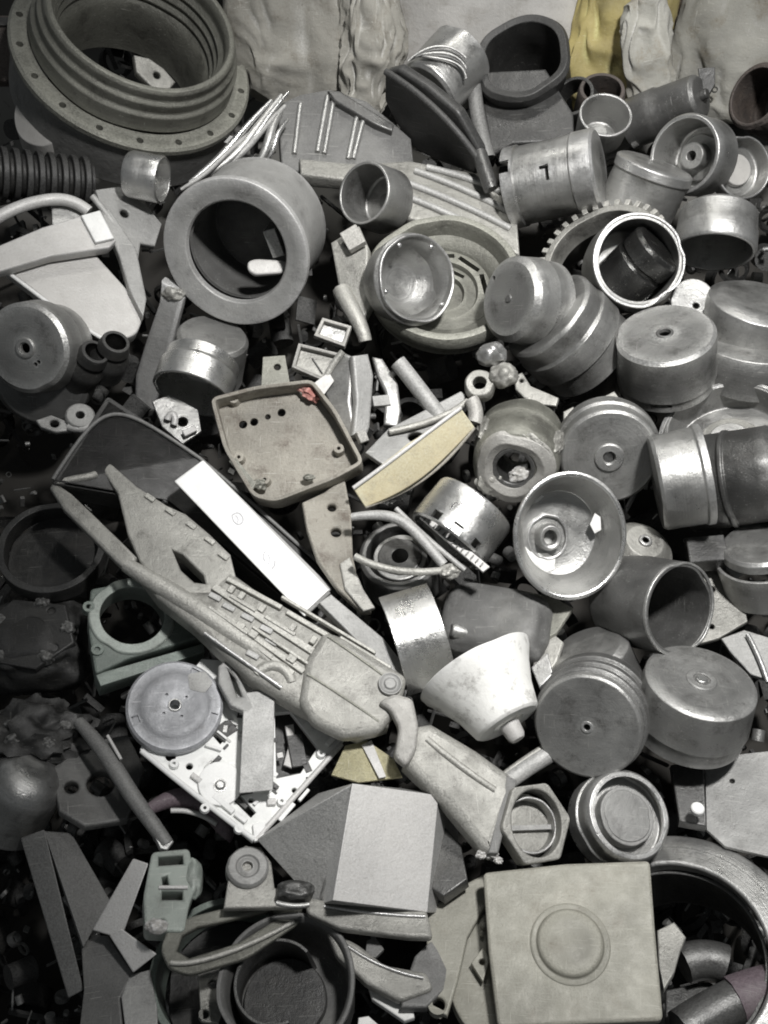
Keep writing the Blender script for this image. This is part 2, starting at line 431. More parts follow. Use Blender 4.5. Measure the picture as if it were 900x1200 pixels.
CAPG = 'round cast motor caps in the scrap heap'
def cup(label, X, Y, h, ang, tilt, outer, face='closed', hole=0, t=4, hub=None, m=AL, mi=None, cuts=None, name='motor_casing', cat='motor cap', group=CAPG, wob=0.006, rim=None, roll=None, floor=None, extra=None, body='body'):
    """outer: (radius, z) steps from the facing end (z=0) backwards"""
    T = Thing(name, label, cat, X, Y, h, ang, tilt, random.uniform(0, 0) if roll is None else roll, group)
    Hh = -outer[-1][1]; r0 = outer[0][0]; rl = outer[-1][0]
    if face == 'closed':
        if hole: prof = [(hole, 0)] + outer + [(rl - t, -Hh), (r0 - t, -t - 1), (hole, -t)]; cl = True
        else: prof = [(0, 0)] + outer + [(rl - t, -Hh), (r0 - t, -t - 1), (0, -t)]; cl = False
        lathe(T, body, prof, m, cl, wob=wob, cuts=cuts)
    elif face == 'open':
        fl = floor if floor is not None else Hh - t
        prof = [(r0, 0)] + outer[1:] + ([(hole, -Hh), (hole, -fl)] if hole else [(0, -Hh), (0, -fl)]) + [(rl - t, -fl), (rl - t + 0.01, -fl + 2), (r0 - t, -0.01)]
        if hole: lathe(T, body, prof, m, True, wob=wob, cuts=cuts)
        else:
            prof = [(0, -fl), (rl - t - 2, -fl), (rl - t, -fl + 2), (r0 - t, 0)] + outer + [(0, -Hh)]
            lathe(T, body, prof, m, False, wob=wob, cuts=cuts)
    else:  # tube, open both ends
        prof = outer + [(rl - t, -Hh), (r0 - t, 0)]
        lathe(T, body, prof, m, True, wob=wob, cuts=cuts)
    if rim:
        rr, rz, rw, rm = rim
        lathe(T, 'rim', [(rr - rw, rz + 1.2), (rr + 1.2, rz + 1.2), (rr + 1.2, rz - 3), (rr - rw, rz - 3)], rm, True, wob=wob, bev=0.8)
    if hub:
        for (ri, ro, z0, z1, hm) in hub:
            lathe(T, 'hub', [(ri, z1), (ro - 1, z1), (ro, z1 - 1), (ro + 0.5, z0), (ri, z0)] if ri else [(0, z1), (ro - 1, z1), (ro, z1 - 1), (ro + .5, z0), (0, z0)], hm, bool(ri), bev=0.5)
    return T

# ================================================================== setting
def sheet(name, z_or_h, tilted, m, size):
    bm = bmesh.new(); n = 60
    g = [[None] * (n + 1) for _ in range(n + 1)]
    for i in range(n + 1):
        for j in range(n + 1):
            x = (i / n - .5) * size; y = (j / n - .5) * size
            if tilted:
                y2 = y; base = NP * (z_or_h * K0)
                v = base + Vector((x, y2 * math.cos(SLOPE), y2 * math.sin(SLOPE)))
                v += NP * (0.02 * noise.noise(Vector((x * 6, y * 6, 0))))
            else: v = Vector((x, y, z_or_h))
            g[i][j] = bm.verts.new(v)
    for i in range(n):
        for j in range(n): bm.faces.new((g[i][j], g[i + 1][j], g[i + 1][j + 1], g[i][j + 1]))
    me = bpy.data.meshes.new(name); bm.to_mesh(me); bm.free(); finish(me, m)
    o = bpy.data.objects.new(name, me); COL.objects.link(o); o['kind'] = 'structure'; return o
sheet('terrain', -175, True, DARKGND, 3.2)
sheet('ground', -0.62, False, DARKGND, 12)

def scrap_fill(n, seed, h0, h1, s0, s1):
    bm = bmesh.new(); rnd = random.Random(seed)
    from mathutils import Euler
    for i in range(n):
        X = rnd.uniform(-220, 1120); Y = rnd.uniform(20, 1400); h = rnd.uniform(h0, h1)
        if Y < 140: h -= 20
        P = on_pile(X, Y, h)
        R = Euler((rnd.uniform(0, 6.3), rnd.uniform(0, 6.3), rnd.uniform(0, 6.3))).to_matrix()
        k = K0; s = rnd.uniform(s0, s1) * k
        kind = rnd.random()
        if kind < 0.35: box_bm(bm, P, (s, s * rnd.uniform(.3, 1.4), s * rnd.uniform(.05, .4)), R)
        elif kind < 0.6: cyl_bm(bm, P, s * .6, s * rnd.uniform(.2, 1.6), R, 18)
        elif kind < 0.8: box_bm(bm, P, (s * 2.6, s * .22, s * .16), R)
        else:
            ro = s * .9; ri = s * .7; n = 20; hh = s * rnd.uniform(.3, .9); rs = []
            for (r, z) in ((ro, hh / 2), (ro, -hh / 2), (ri, -hh / 2), (ri, hh / 2)):
                rs.append([bm.verts.new(P + R @ Vector((r * math.cos(6.2832 * a / n), r * math.sin(6.2832 * a / n), z))) for a in range(n)])
            for j in range(4):
                for a in range(n): bm.faces.new((rs[j][a], rs[j][(a + 1) % n], rs[(j + 1) % 4][(a + 1) % n], rs[(j + 1) % 4][a]))
    return bm
def scrap_link(bm, name, label, m):
    me = bpy.data.meshes.new('scrap'); bm.to_mesh(me); bm.free()
    # real-size coordinates: same grime pattern scaled down
    finish(me, m)
    o = bpy.data.objects.new(name, me); COL.objects.link(o); o['kind'] = 'stuff'
    o['label'] = label; o['category'] = 'scrap metal'
    sc = K0
    for v in me.vertices: v.co /= sc
    o.scale = (sc, sc, sc)
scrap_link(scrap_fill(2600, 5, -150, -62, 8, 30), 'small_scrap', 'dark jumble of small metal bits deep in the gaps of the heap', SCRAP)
scrap_link(scrap_fill(2600, 11, -75, -22, 3, 13), 'metal_fragments', 'tiny dusty metal fragments strewn between the larger castings', ALD)


# ================================================================== sacks standing behind the heap
def sack(name, label, cat, X, Y, h, w, hh, d, m, folds=(0.5, 6, 9), ang=90, tilt=0, roll=0, seed=0, part='cloth', tie=None):
    T = Thing(name, label, cat, X, Y, h, ang, tilt, roll, 'sacks standing behind the heap')
    bm = bmesh.new(); nu, nv = 150, 110
    amp, fx, big = folds; rows = []
    def sp(c, e): return math.copysign(abs(c) ** e, c)
    for j in range(1, nv):
        ph = -math.pi / 2 + math.pi * j / nv; r = []
        for i in range(nu):
            th = 2 * math.pi * i / nu
            p = Vector((w / 2 * sp(math.cos(ph), .45) * sp(math.cos(th), .6), hh / 2 * sp(math.sin(ph), .6), d / 2 * sp(math.cos(ph), .45) * sp(math.sin(th), .7)))
            q = Vector((p.x / fx / 5, p.y / fx / 14, p.z / fx / 5 + seed))
            n1 = 1 - abs(noise.noise(q + Vector((noise.noise(q * .7) * 1.5, 0, 0)))) * 2
            n2 = noise.noise(Vector((p.x * .012, p.y * .01, p.z * .01 + seed * 3)))
            n3 = 1 - abs(noise.noise(Vector((p.x * .05 + p.y * .03, p.y * .045, seed))))
            dirv = Vector((p.x, 0, p.z)).normalized()
            n4 = noise.noise(Vector((p.x * .03 + seed, p.y * .012, p.z * .03)))
            p += dirv * (amp * (n1 - .5) * 6 + n2 * big * 1.2 + (n3 - .6) * 2.2 * amp + n4 * 9 * amp)
            r.append(bm.verts.new(p))
        rows.append(r)
    for j in range(len(rows) - 1):
        for i in range(nu): bm.faces.new((rows[j][i], rows[j][(i + 1) % nu], rows[j + 1][(i + 1) % nu], rows[j + 1][i]))
    bm.faces.new(rows[0][::-1]); bm.faces.new(rows[-1])
    me = bpy.data.meshes.new('sack'); bm.to_mesh(me); bm.free(); finish(me, m, ang=80)
    T.link(part, me)
    return T
sack('cloth_sack', 'beige crumpled cloth sack standing behind the big flanged housing', 'sack', 345, -10, 30, 170, 250, 90, SACKB, (1.2, 4, 16), seed=1.5, roll=3)
sack('cloth_sack', 'narrow olive fold of sacking squeezed beside the pale woven sack', 'sack', 432, 10, 42, 62, 240, 50, SACKB, (1.5, 2, 12), seed=8.5, roll=-4)
T = sack('woven_sack', 'pale woven sack with faded grey printing at the back', 'sack', 560, -30, 20, 270, 300, 90, SACKW, (0.45, 8, 12), seed=3.1)
T = sack('plastic_sack', 'yellow plastic sack at the back with crumpled cream lower corner', 'sack', 728, 0, 26, 105, 260, 60, YEL, (1.6, 4, 18), seed=5.7, roll=-6)
sack('brown_sack', 'dark brown sack in shade between the yellow and dirty white ones', 'sack', 800, -30, 8, 110, 260, 60, BRN, (0.8, 5, 8), seed=7.7)
sack('woven_sack', 'dirty white woven sack standing behind the upper rusty drum', 'sack', 905, -10, 24, 190, 290, 90, SACKG, (1.3, 5, 20), seed=9.2, roll=-14)
sack('cloth_sack', 'cream paper sack hanging low beside the yellow plastic one', 'sack', 758, 62, 34, 46, 120, 34, SACKG, (1.2, 3, 8), seed=12.2, roll=6)

# ================================================================== top left
T = Thing('flanged_housing', 'huge round ribbed housing with a ring of bolt holes round its flange', 'machine housing', 168, 20, 100, 76, 50, 0)
fz = -56
prof = [(104, 0), (109, 0), (112, -4), (112, -14), (117, -17), (117, -29), (122, -32), (122, -42), (123, -45), (123, fz + 3), (112, fz), (94, fz - 8)]
inn = [(90, -60), (95, -56), (91, -50), (97, -44), (93, -38), (99, -32), (95, -26), (101, -20), (101, -6)]
lathe(T, 'ribbed_neck', prof + [(90, -130), (84, -130)] + [(84, -80)] + inn, OLIVE, True, seg=110, bev=1.2, wob=0.01)
cuts = [('hole', 134 * math.cos(math.radians(a)), 134 * math.sin(math.radians(a)), 4.2, fz - 4) for a in range(8, 368, 20)]
lathe(T, 'flange', [(122, fz), (142, fz), (145, fz - 3), (145, fz - 9), (122, fz - 9)], OLIVE, True, seg=120, cuts=cuts, wob=0.004)
lathe(T, 'skirt', [(141, fz - 9), (139, fz - 76), (132, fz - 82), (128, fz - 82), (136, fz - 9)], GRY, True, seg=100, bev=1)
T = Thing('cast_fragment', 'small pale casting fragment lying inside the huge ribbed housing', 'metal fragment', 178, 78, 62, 60, 30)
plate(T, 'web', [(157, 64), (175, 68), (192, 80), (206, 96), (196, 108), (180, 104), (168, 92), (160, 84)], 12, CAST, holes=[(184, 88, 4)], bev=2)
T = Thing('cone_cover', 'pale beige cone cover tucked under the huge flange', 'cover', 46, 130, 30, 150, 40)
lathe(T, 'cone', [(10, 0), (38, -6), (56, -40), (52, -40), (34, -10), (10, -5)], PALE, True, wob=.03)
T = Thing('corrugated_hose', 'short black corrugated hose end above the white bracket frame', 'hose', 45, 208, 38, 180, 80)
prof = []
for i in range(9): prof += [(30, -i * 13), (30, -i * 13 - 6), (24, -i * 13 - 8), (24, -i * 13 - 12)]
lathe(T, 'corrugated_tube', prof + [(20, -115), (20, 0)], BLKD, True, dz=0, loc=(0, 0, 55))
T = Thing('dark_roller', 'dark grey roller end at the edge beside the corrugated hose', 'roller', 6, 218, 42, 20, 40)
lathe(T, 'drum', [(0, 0), (18, 0), (20, -3), (20, -40), (0, -40)], ALD, False)
T = Thing('dark_post', 'dark brown strap piece in the corner above the pale cone cover', 'strap', 4, 60, 20, 90, 30)
box(T, 'bar', (0, 0, 0), (46, 80, 14), RUST, (0, 0, 10))
box(T, 'bar', (8, 32, 8), (50, 10, 8), BLK, (0, 0, 12))

# white tilted lid frame
T = Thing('appliance_frame', 'white bent bracket frame over a mottled pinkish plate', 'appliance frame', 75, 300, 58, 80, 30)
plate(T, 'crossbar', [(-12, 292), (50, 266), (118, 246), (136, 282), (128, 290), (60, 300), (0, 318), (-12, 320)], 16, PALE, bev=2, z=14)
plate(T, 'end_cap', [(95, 252), (117, 246), (134, 279), (112, 284)], 6, WHITE, bev=1.5, z=20)
plate(T, 'base_panel', [(4, 312), (40, 302), (110, 296), (150, 340), (168, 372), (160, 392), (132, 402), (85, 376), (40, 340)], 22, PALE, bev=2, z=-6, rnd=8)
tube(T, 'rim_bead', [(2, 314, -5), (40, 342, -5), (86, 380, -5), (130, 402, -5)], 2.4, WHITE)
tube(T, 'hoop', [(-14, 262, 6), (10, 246, 10), (50, 232, 12), (85, 232, 12), (104, 248, 10)], 7, PALE)
plate(T, 'web', [(60, 236), (98, 240), (100, 262), (62, 272)], 4, ALM, z=2)
plate(T, 'side_rail', [(118, 246), (128, 244), (160, 292), (172, 350), (168, 372), (152, 340), (140, 300)], 14, GRY, z=6, bev=2)
T = Thing('machine_bracket', 'grey bent bracket between the bright short can and white frame', 'bracket', 150, 268, 34, 60, 35)
plate(T, 'plate', [(112, 222), (140, 218), (170, 238), (190, 262), (182, 288), (165, 285), (160, 320), (150, 320), (128, 270)], 10, GRY, holes=[(146, 250, 5)], bev=2)
tube(T, 'lip', [(108, 230, 3), (135, 262, 4), (158, 300, 3)], 4, GRY)

cup('bright short steel can lying on its side below the huge flange', 191, 211, 66, -6, 70, [(26, 0), (27, -2), (27, -38), (25, -42)], 'open', m=ALB, t=2, name='steel_can', cat='can', group=None)


T = Thing('foil_strips', 'bundle of shiny crumpled metal strips beside the huge flange', 'metal strips', 275, 168, 66, 60, 25)
rs = random.Random(3)
for i, (a, b, c_, w) in enumerate([((222, 214), (270, 172), (318, 118), 4), ((234, 210), (284, 176), (330, 112), 5), ((248, 206), (292, 172), (334, 124), 4), ((262, 200), (300, 160), (338, 108), 3), ((300, 196), (316, 160), (330, 130), 5), ((212, 222), (250, 196), (300, 150), 3), ((312, 190), (322, 165), (338, 140), 3)]):
    tube(T, 'strip', [(a[0], a[1], -8 + i), ((a[0] + b[0]) / 2 + 3, (a[1] + b[1]) / 2, i), (b[0], b[1], 2 + i), ((c_[0] + b[0]) / 2 - 3, (c_[1] + b[1]) / 2, i + 3), (c_[0], c_[1], 0)], w, [ALB, ALM, GRY][i % 3], taper=[.6, 1, 1.2, .9, .6])

# big round motor ring
T = Thing('motor_housing', 'big matt grey round housing with a wide dark hole and long arm', 'motor housing', 275, 298, 92, 228, 27)
lathe(T, 'front_ring', [(61, -7), (62, -5), (84, 0), (88, -1), (89, -9), (80, -13), (60, -13), (60, -9)], LGRY, True, seg=100, bev=1, wob=0.003)
lathe(T, 'barrel', [(74, -12), (80, -14), (82, -116), (80, -120), (74, -120), (74, -16)], LGRY, True, seg=100, wob=0.003)
lathe(T, 'bore', [(60, -24), (64, -24), (60, -110), (0, -110), (0, -106), (56, -106)], GRD, False, wob=0)
box(T, 'pole_piece', (40, 8, -46), (16, 34, 40), ALM, (0, 0, 20))
plate(T, 'arm', [(188, 330), (208, 340), (214, 352), (196, 420), (181, 482), (172, 488), (156, 480), (158, 440), (172, 395), (186, 355)], 20, LGRY, bev=5, z=6)
lump(T, 'weld', (202, 344, 2), (14, 9, 8), CAST, px=True)
T = Thing('slotted_tab', 'small pale slotted tab inside the hole of the big round housing', 'tab', 312, 311, 70, 90, 20)
plate(T, 'tab', [(290, 306), (300, 303), (334, 305), (337, 314), (330, 320), (298, 322), (290, 316)], 8, PALE, rnd=5, bev=2)

cup('dark grey can with rounded top behind the short pale can', 250, 392, 20, 82, 56, [(10, 0), (38, 0), (42, -5), (42, -60)], 'closed', m=ALM, name='motor_casing')
cup('short pale machined can open at its lower side below the big arm', 224, 462, 62, 250, 62, [(47, 0), (47, -30), (44, -34), (44, -48)], 'open', m=ALB, t=4, hub=[(6, 12, -40, -30, ALD)])
T = Thing('mechanism_part', 'small white and dark mechanism hanging under the short pale can', 'mechanism', 215, 495, 44, 90, 25)
plate(T, 'plate', [(178, 470), (200, 462), (232, 480), (236, 505), (214, 520), (190, 500)], 6, ALM, holes=[(214, 494, 6)], bev=1)
tube(T, 'spring', [(196, 492, 5), (200, 480, 9), (208, 486, 9), (204, 498, 5)], 4, PALE)
box(T, 'clip', (222, 506, 6), (16, 8, 8), PALE, (0, 0, 30), px=True)

cup('flat dark grey drum with small centre hole at the edge', 30, 408, 66, 190, 30, [(48, 0), (53, -4), (55, -34), (50, -38), (50, -70)], 'closed', hole=6, m=ALM, hub=[(7, 12, 0, 3, ALM)], cuts=[('hole', 12, -18, 2.5), ('hole', 16, -15, 2.5)])
cup('second dark drum stacked beneath the flat grey drum', 46, 448, 14, 230, 25, [(50, 0), (56, -5), (58, -40)], 'closed', m=ALD)
for (X, Y, a, l) in ((136, 400, 70, 'black rubber boot with an open mouth by the mottled plate'), (112, 412, 60, 'stubby black rubber boot beside the flat dark drum')):
    T = Thing('rubber_boot', l, 'rubber boot', X, Y, 50, a, 42, group='black rubber boots')
    lathe(T, 'boot', [(12, 0), (16, 0), (19, -14), (17, -18), (23, -30), (22, -60), (16, -60), (13, -4)], BLKD, True)
T = Thing('hinge_lug', 'dark knobbly hinge lugs above the black open tray', 'hinge', 78, 492, 36, 90, 30)
plate(T, 'lug', [(42, 492), (60, 486), (80, 494), (84, 504), (66, 506), (48, 500)], 8, GRY, holes=[(64, 496, 5)], bev=2)
lathe(T, 'knuckle', [(5, 0), (15, 0), (17, -3), (17, -14), (5, -14)], GRY, True, loc=T.loc(94, 486, 8))
tube(T, 'link', [(80, 500, 0), (100, 506, 2), (112, 496, 4)], 5, GRY)

# ================================================================== top middle
T = Thing('ribbed_box', 'grimy ribbed cast box lying under the beige sack', 'casting', 405, 150, 30, 80, 32)
plate(T, 'panel', [(325, 122), (352, 110), (386, 104), (430, 118), (464, 146), (482, 162), (486, 200), (420, 206), (330, 200)], 26, GRD, bev=3)
for pts in ([(384, 112), (372, 178)], [(392, 112), (380, 180)], [(420, 128), (408, 186)], [(428, 132), (414, 186)], [(352, 122), (345, 180)]):
    tube(T, 'rib', [(pts[0][0], pts[0][1], 2), (pts[1][0], pts[1][1], 2)], 3, ALM)
plate(T, 'top_rail', [(384, 106), (398, 106), (462, 146), (460, 154), (440, 146), (392, 118)], 12, STD, z=10, bev=2)
T = Thing('flat_duct', 'broad dusty ribbed casting half buried behind the small silver bowl', 'casting', 500, 222, 22, 82, 40)
plate(T, 'panel', [(350, 184), (420, 190), (480, 188), (556, 202), (606, 236), (610, 300), (560, 276), (480, 256), (436, 214), (352, 204)], 20, CAST, bev=4, wp=2.5)
for a_, b_ in (((486, 200), (600, 250)), ((470, 212), (598, 268)), ((470, 228), (590, 284)), ((500, 196), (590, 226))):
    tube(T, 'rib', [(a_[0], a_[1], 1), ((a_[0] + b_[0]) / 2 + 4, (a_[1] + b_[1]) / 2 - 4, 2), (b_[0], b_[1], 1)], 4, GRY)
T = Thing('hooked_casting', 'rough cast arm with a hooked foot standing beside the round dish', 'casting', 415, 320, 52, 120, 28)
plate(T, 'arm', [(388, 284), (420, 264), (432, 290), (430, 330), (440, 350), (424, 376), (402, 372), (396, 330)], 16, CAST, bev=3, wp=1.5, holes=[(408, 286, 4)])
tube(T, 'foot', [(400, 340, 0), (412, 365, 6), (424, 380, 8), (428, 400, 2)], 11, CAST, taper=[1, 1, .8, .7])
box(T, 'lug', (414, 280, 10), (22, 26, 10), PALD, (0, 0, 30), px=True)
cup('small open cup with shiny inner wall on the dusty pipe', 426, 226, 74, 160, 38, [(36, 0), (37, -4), (39, -48), (35, -54)], 'open', m=ALM, t=3, hub=[(0, 10, -50, -46, ALD)])
T = Thing('round_dish', 'broad olive slotted dish with a deep rolled rim', 'dish', 522, 322, 44, 82, 38)
cuts = [('slot', a, -38, 30, 40, 50, 6) for a in (50, 90, 130, 10)] + [('slot', a, -44, 22, 40, 33, 5) for a in (60, 110)]
lathe(T, 'pan', [(0, -40), (24, -40), (26, -34), (40, -34), (42, -28), (58, -28), (62, -22), (74, -18), (82, 0), (86, 1), (90, 0), (93, -5), (93, -16), (88, -20), (88, -34), (66, -52), (0, -52)], OLIVE, False, seg=100, cuts=cuts, wob=.01)
T = Thing('silver_bowl', 'small shiny dented bowl sitting in the broad olive dish', 'bowl', 489, 327, 84, 12, 32, group=None)
lathe(T, 'bowl', [(0, -44), (24, -42), (40, -28), (46, -8), (48, 0), (51, 1), (52, -2), (48, -28), (30, -48), (0, -50)], AL, False, wob=.02)
lathe(T, 'outer_skirt', [(50, -3), (54, -8), (48, -44), (40, -50), (36, -50), (44, -10)], ALM, True)
for a, r in ((200, 44), (60, 44), (-40, 45), (120, 44)):
    lathe(T, 'rivet', [(0, 3), (2.4, 2), (3, 0), (0, 0)], ALB, False, seg=12, bev=0, loc=(r * math.cos(math.radians(a)), r * math.sin(math.radians(a)), -2))

# stacked big cups
cup('large stepped cup lying under the smaller round capped one', 640, 368, 62, 135, 62, [(56, 0), (60, -4), (60, -24), (63, -27), (63, -56), (60, -58), (60, -84)], 'closed', m=ALM, t=5)
cup('smaller capped cup with smooth flat end pushed against a stepped cup', 596, 350, 92, 170, 48, [(43, 0), (50, -6), (52, -34), (50, -36), (50, -60)], 'closed', m=ALM, hub=[(0, 5, 0, 1.5, ALD)], cuts=[('hole', -28, 26, 3)])

T = Thing('black_funnel', 'large black open scoop leaning against the pale woven sack', 'scoop', 612, 66, 66, 100, 38)
lathe(T, 'scoop', [(46, 0), (54, 2), (58, -4), (52, -40), (46, -100), (40, -104), (38, -100), (44, -40), (46, -6)], BLKD, True, wob=.06, a0=-20, a1=340)
plate(T, 'flap', [(560, 84), (640, 80), (672, 130), (676, 164), (600, 168), (574, 180), (566, 130)], 8, BLK, z=-20, bev=3, wp=3)
tube(T, 'lip', [(556, 60, 2), (552, 100, -4), (558, 140, -10), (572, 186, -20)], 9, GRD)
T = Thing('black_shield', 'flat black lid tilted in front of a silver cylinder', 'lid', 505, 140, 62, 215, 52)
plate(T, 'lid', [(450, 84), (466, 80), (500, 102), (536, 132), (562, 178), (558, 206), (520, 192), (488, 178), (464, 146), (450, 118)], 14, BLK, bev=4, rnd=4)
tube(T, 'edge', [(452, 84, 4), (490, 106, 6), (530, 142, 6), (560, 186, 4)], 4, BLKD)
cup('silver cylinder with a cage of wire behind the black lid', 500, 110, 44, 225, 58, [(36, 0), (40, -4), (40, -70)], 'closed', m=AL, name='electric_motor', cat='motor')
T = Thing('wire_cage', 'loose curled wires over the silver cylinder behind the black lid', 'wire', 520, 62, 95, 90, 20)
for i in range(5):
    tube(T, 'wire', [(478 + i * 3, 72 - i * 2, 4), (500, 50 + i * 5, 10 + i * 2), (528 + i * 4, 48 + i * 4, 8), (546, 68 + i * 6, 2)], 1.5, [ALM, STD][i % 2])
T = Thing('tall_sleeve', 'narrow dark sleeve wedged below the black scoop', 'sleeve', 572, 200, 48, 90, 30)
tube(T, 'sleeve', [(562, 180, 0), (568, 200, 4), (576, 222, 0)], 9, STD)

cup('shiny cylinder lying across with a small slot in its wall', 703, 198, 72, 8, 80, [(44, 0), (47, -3), (47, -26), (45, -28), (46, -92), (48, -94), (48, -108)], 'closed', m=AL, cuts=[('slot', 176, -52, 18, 4, 47, 12), ('slot', 168, -56, 4, 10, 47, 12), ('slot', 155, -104, 16, 14, 48, 14)])
cup('small glassy open cup above the slotted cylinder', 710, 134, 70, 70, 42, [(31, 0), (31, -4), (29, -34), (24, -40)], 'open', m=AL, t=3, hub=[(0, 10, -36, -30, ALM)])
cup('hooded brown pipe mouth standing before the yellow sack', 706, 104, 52, 78, 48, [(26, 0), (28, -6), (30, -60)], 'tube', m=RUST, t=4, name='pipe_elbow', cat='pipe', group=None)
cup('rusty box corner fitting left of the hooded pipe mouth', 672, 112, 40, 120, 35, [(24, 0), (26, -30)], 'tube', m=STD, name='pipe_collar', cat='pipe', group=None)
cup('dark grey cylinder on its side below the dirty white sack', 822, 112, 50, 15, 68, [(22, 0), (26, -4), (28, -50), (30, -54), (30, -92)], 'closed', m=ALD, name='electric_motor', cat='motor', hub=[(0, 6, 0, 8, STD)])
cup('open cup with a raised hub inside below the dark grey cylinder', 801, 181, 78, 165, 30, [(44, 0), (46, -4), (45, -46), (40, -50)], 'open', hole=0, m=AL, t=4, hub=[(6, 15, -46, -18, ALM), (0, 27, -46, -38, ALM)])
cup('thin rimmed dish half hidden behind the hub cup', 872, 196, 56, 15, 36, [(36, 0), (37, -3), (34, -22)], 'open', m=AL, t=2, hub=[(0, 18, -20, -12, PALE)])
cup('pale upturned cup with a narrow step round its top', 768, 192, 68, 66, 82, [(44, 0), (47, -2), (48, -12), (46, -14), (45, -58), (41, -62)], 'closed', m=AL)
cup('rusty dark drum with an open mouth at the edge near the dirty white sack', 884, 112, 62, 150, 40, [(34, 0), (38, -4), (40, -60)], 'open', m=RUST, t=3, name='rusty_drum', cat='drum', group=None, hub=[(0, 16, -55, -45, STD)])
T = Thing('black_bracket', 'black latch bracket standing on the dark grey cylinder', 'bracket', 832, 92, 58, 90, 20)
plate(T, 'latch', [(818, 80), (838, 78), (838, 98), (830, 112), (820, 100)], 8, BLK, bev=1)
cup('smooth upturned cup showing its dark mouth beside the open ring', 837, 296, 70, 264, 62, [(45, 0), (47, -3), (47, -24), (46, -26), (45, -48), (38, -54)], 'open', m=AL, t=3)


T = Thing('gear_ring', 'dusty toothed gear ring behind the open ring cup', 'gear ring', 704, 300, 60, 118, 42)
lathe(T, 'ring', [(64, 0), (72, 0), (74, -3), (74, -30), (64, -30)], CAST, True, seg=96, a0=30, a1=250)
for i in range(3, 25):
    a = math.radians(i * 10 + 2)
    box(T, 'tooth', (77 * math.cos(a), 77 * math.sin(a), -14), (8, 6.5, 26), CAST, (0, 0, i * 10 + 2), bev=.6)
cup('open ring cup with a bright rim and glossy dark cylinder inside', 749, 305, 100, 30, 22, [(52, 0), (55, -3), (56, -36), (52, -60)], 'open', m=ALM, mi=None, t=4, rim=(54.5, 0, 2.5, AL))
T = Thing('inner_cylinder', 'glossy dark cylinder lying inside the bright rimmed ring cup', 'cylinder', 750, 310, 74, 40, 74)
lathe(T, 'drum', [(0, 30), (30, 30), (34, 26), (34, 6), (32, 5), (32, 1), (34, 0), (34, -34), (30, -38), (0, -38)], GLO, False)
T = Thing('end_plate', 'small grey end plate with two screw holes beside the smooth flat-topped cup', 'end plate', 812, 352, 56, 60, 30)
plate(T, 'plate', circ(812, 352, 26, 28), 8, ALM, holes=[(816, 358, 3.4), (829, 366, 4.5)], bev=1.5)

cup('flat topped grey cup with a centre hole and a slot near its foot', 779, 390, 90, 92, 53, [(54, 0), (58, -4), (59, -60), (57, -62), (57, -74)], 'closed', hole=7, m=ALM, cuts=[('slot', -95, -64, 24, 6, 58, 12)], hub=[(7, 10, 0, 1.2, ALD)])
cup('large shiny cup cropped by the edge above the oval rimmed pan', 892, 350, 72, 70, 68, [(48, 0), (60, -6), (63, -40), (63, -56)], 'closed', m=AL)
cup('wide stepped base under the large shiny cropped cup', 884, 398, 56, 78, 68, [(55, 0), (62, -2), (64, -8), (64, -50)], 'closed', m=ALM)
T = Thing('mounting_boss', 'small round lug on the stepped base beside the flat-topped cup', 'lug', 858, 382, 78, 200, 40)
lathe(T, 'lug', [(0, 0), (10, 0), (12, -2), (12, -20), (0, -20)], AL, False)
cup('wide rimmed pan with a rough cast centre behind the two tone cylinder', 852, 508, 58, 100, 38, [(76, 0), (79, -3), (76, -30), (70, -36)], 'open', m=ALM, t=4, rim=(78, 0, 4, AL), hub=[(10, 36, -34, -16, CAST), (12, 24, -16, -10, AL)])
cup('two tone cylinder on its side with a dark banded end at the edge', 768, 566, 96, 190, 86, [(54, 0), (57, -4), (57, -48), (59, -50), (59, -58)], 'closed', m=AL, name='electric_motor', cat='motor')
T = Thing('banded_core', 'dark machined core pushed into the two tone cylinder', 'rotor', 892, 556, 94, 8, 80)
lathe(T, 'core', [(0, 20), (52, 20), (56, 14), (57, -30), (59, -32), (59, -36), (57, -38), (57, -84), (0, -84)], STD, False)
T = Thing('plain_can', 'pale oval can mouth under the two tone cylinder at the edge', 'can', 893, 634, 84, 100, 56)
lathe(T, 'can', [(0, 0), (44, 0), (48, -4), (48, -14), (0, -14)], AL, False)
lathe(T, 'rim', [(52, -20), (56, -20), (56, -66), (50, -70), (46, -70), (52, -24)], ALM, True)
cup('round grey cap with a centre hole and a thin stepped collar', 714, 536, 84, 285, 18, [(54, 0), (57, -3), (58, -22), (62, -25), (62, -44), (58, -48), (58, -64)], 'closed', hole=7, m=ALM, hub=[(8, 17, 0, 3, AL)], wob=.004)
T = Thing('cast_tabs', 'rough pair of cast tabs poking up behind the grey cap', 'casting', 664, 468, 46, 90, 25)
plate(T, 'tab', [(602, 440), (612, 436), (622, 452), (655, 466), (652, 476), (620, 472), (604, 456)], 10, CAST, bev=2, holes=[(611, 446, 2)])
plate(T, 'tab', [(660, 482), (672, 476), (676, 488), (668, 502), (660, 500)], 10, CAST, bev=2)
plate(T, 'tab', [(700, 468), (720, 458), (730, 472), (712, 486)], 10, CAST, bev=2)

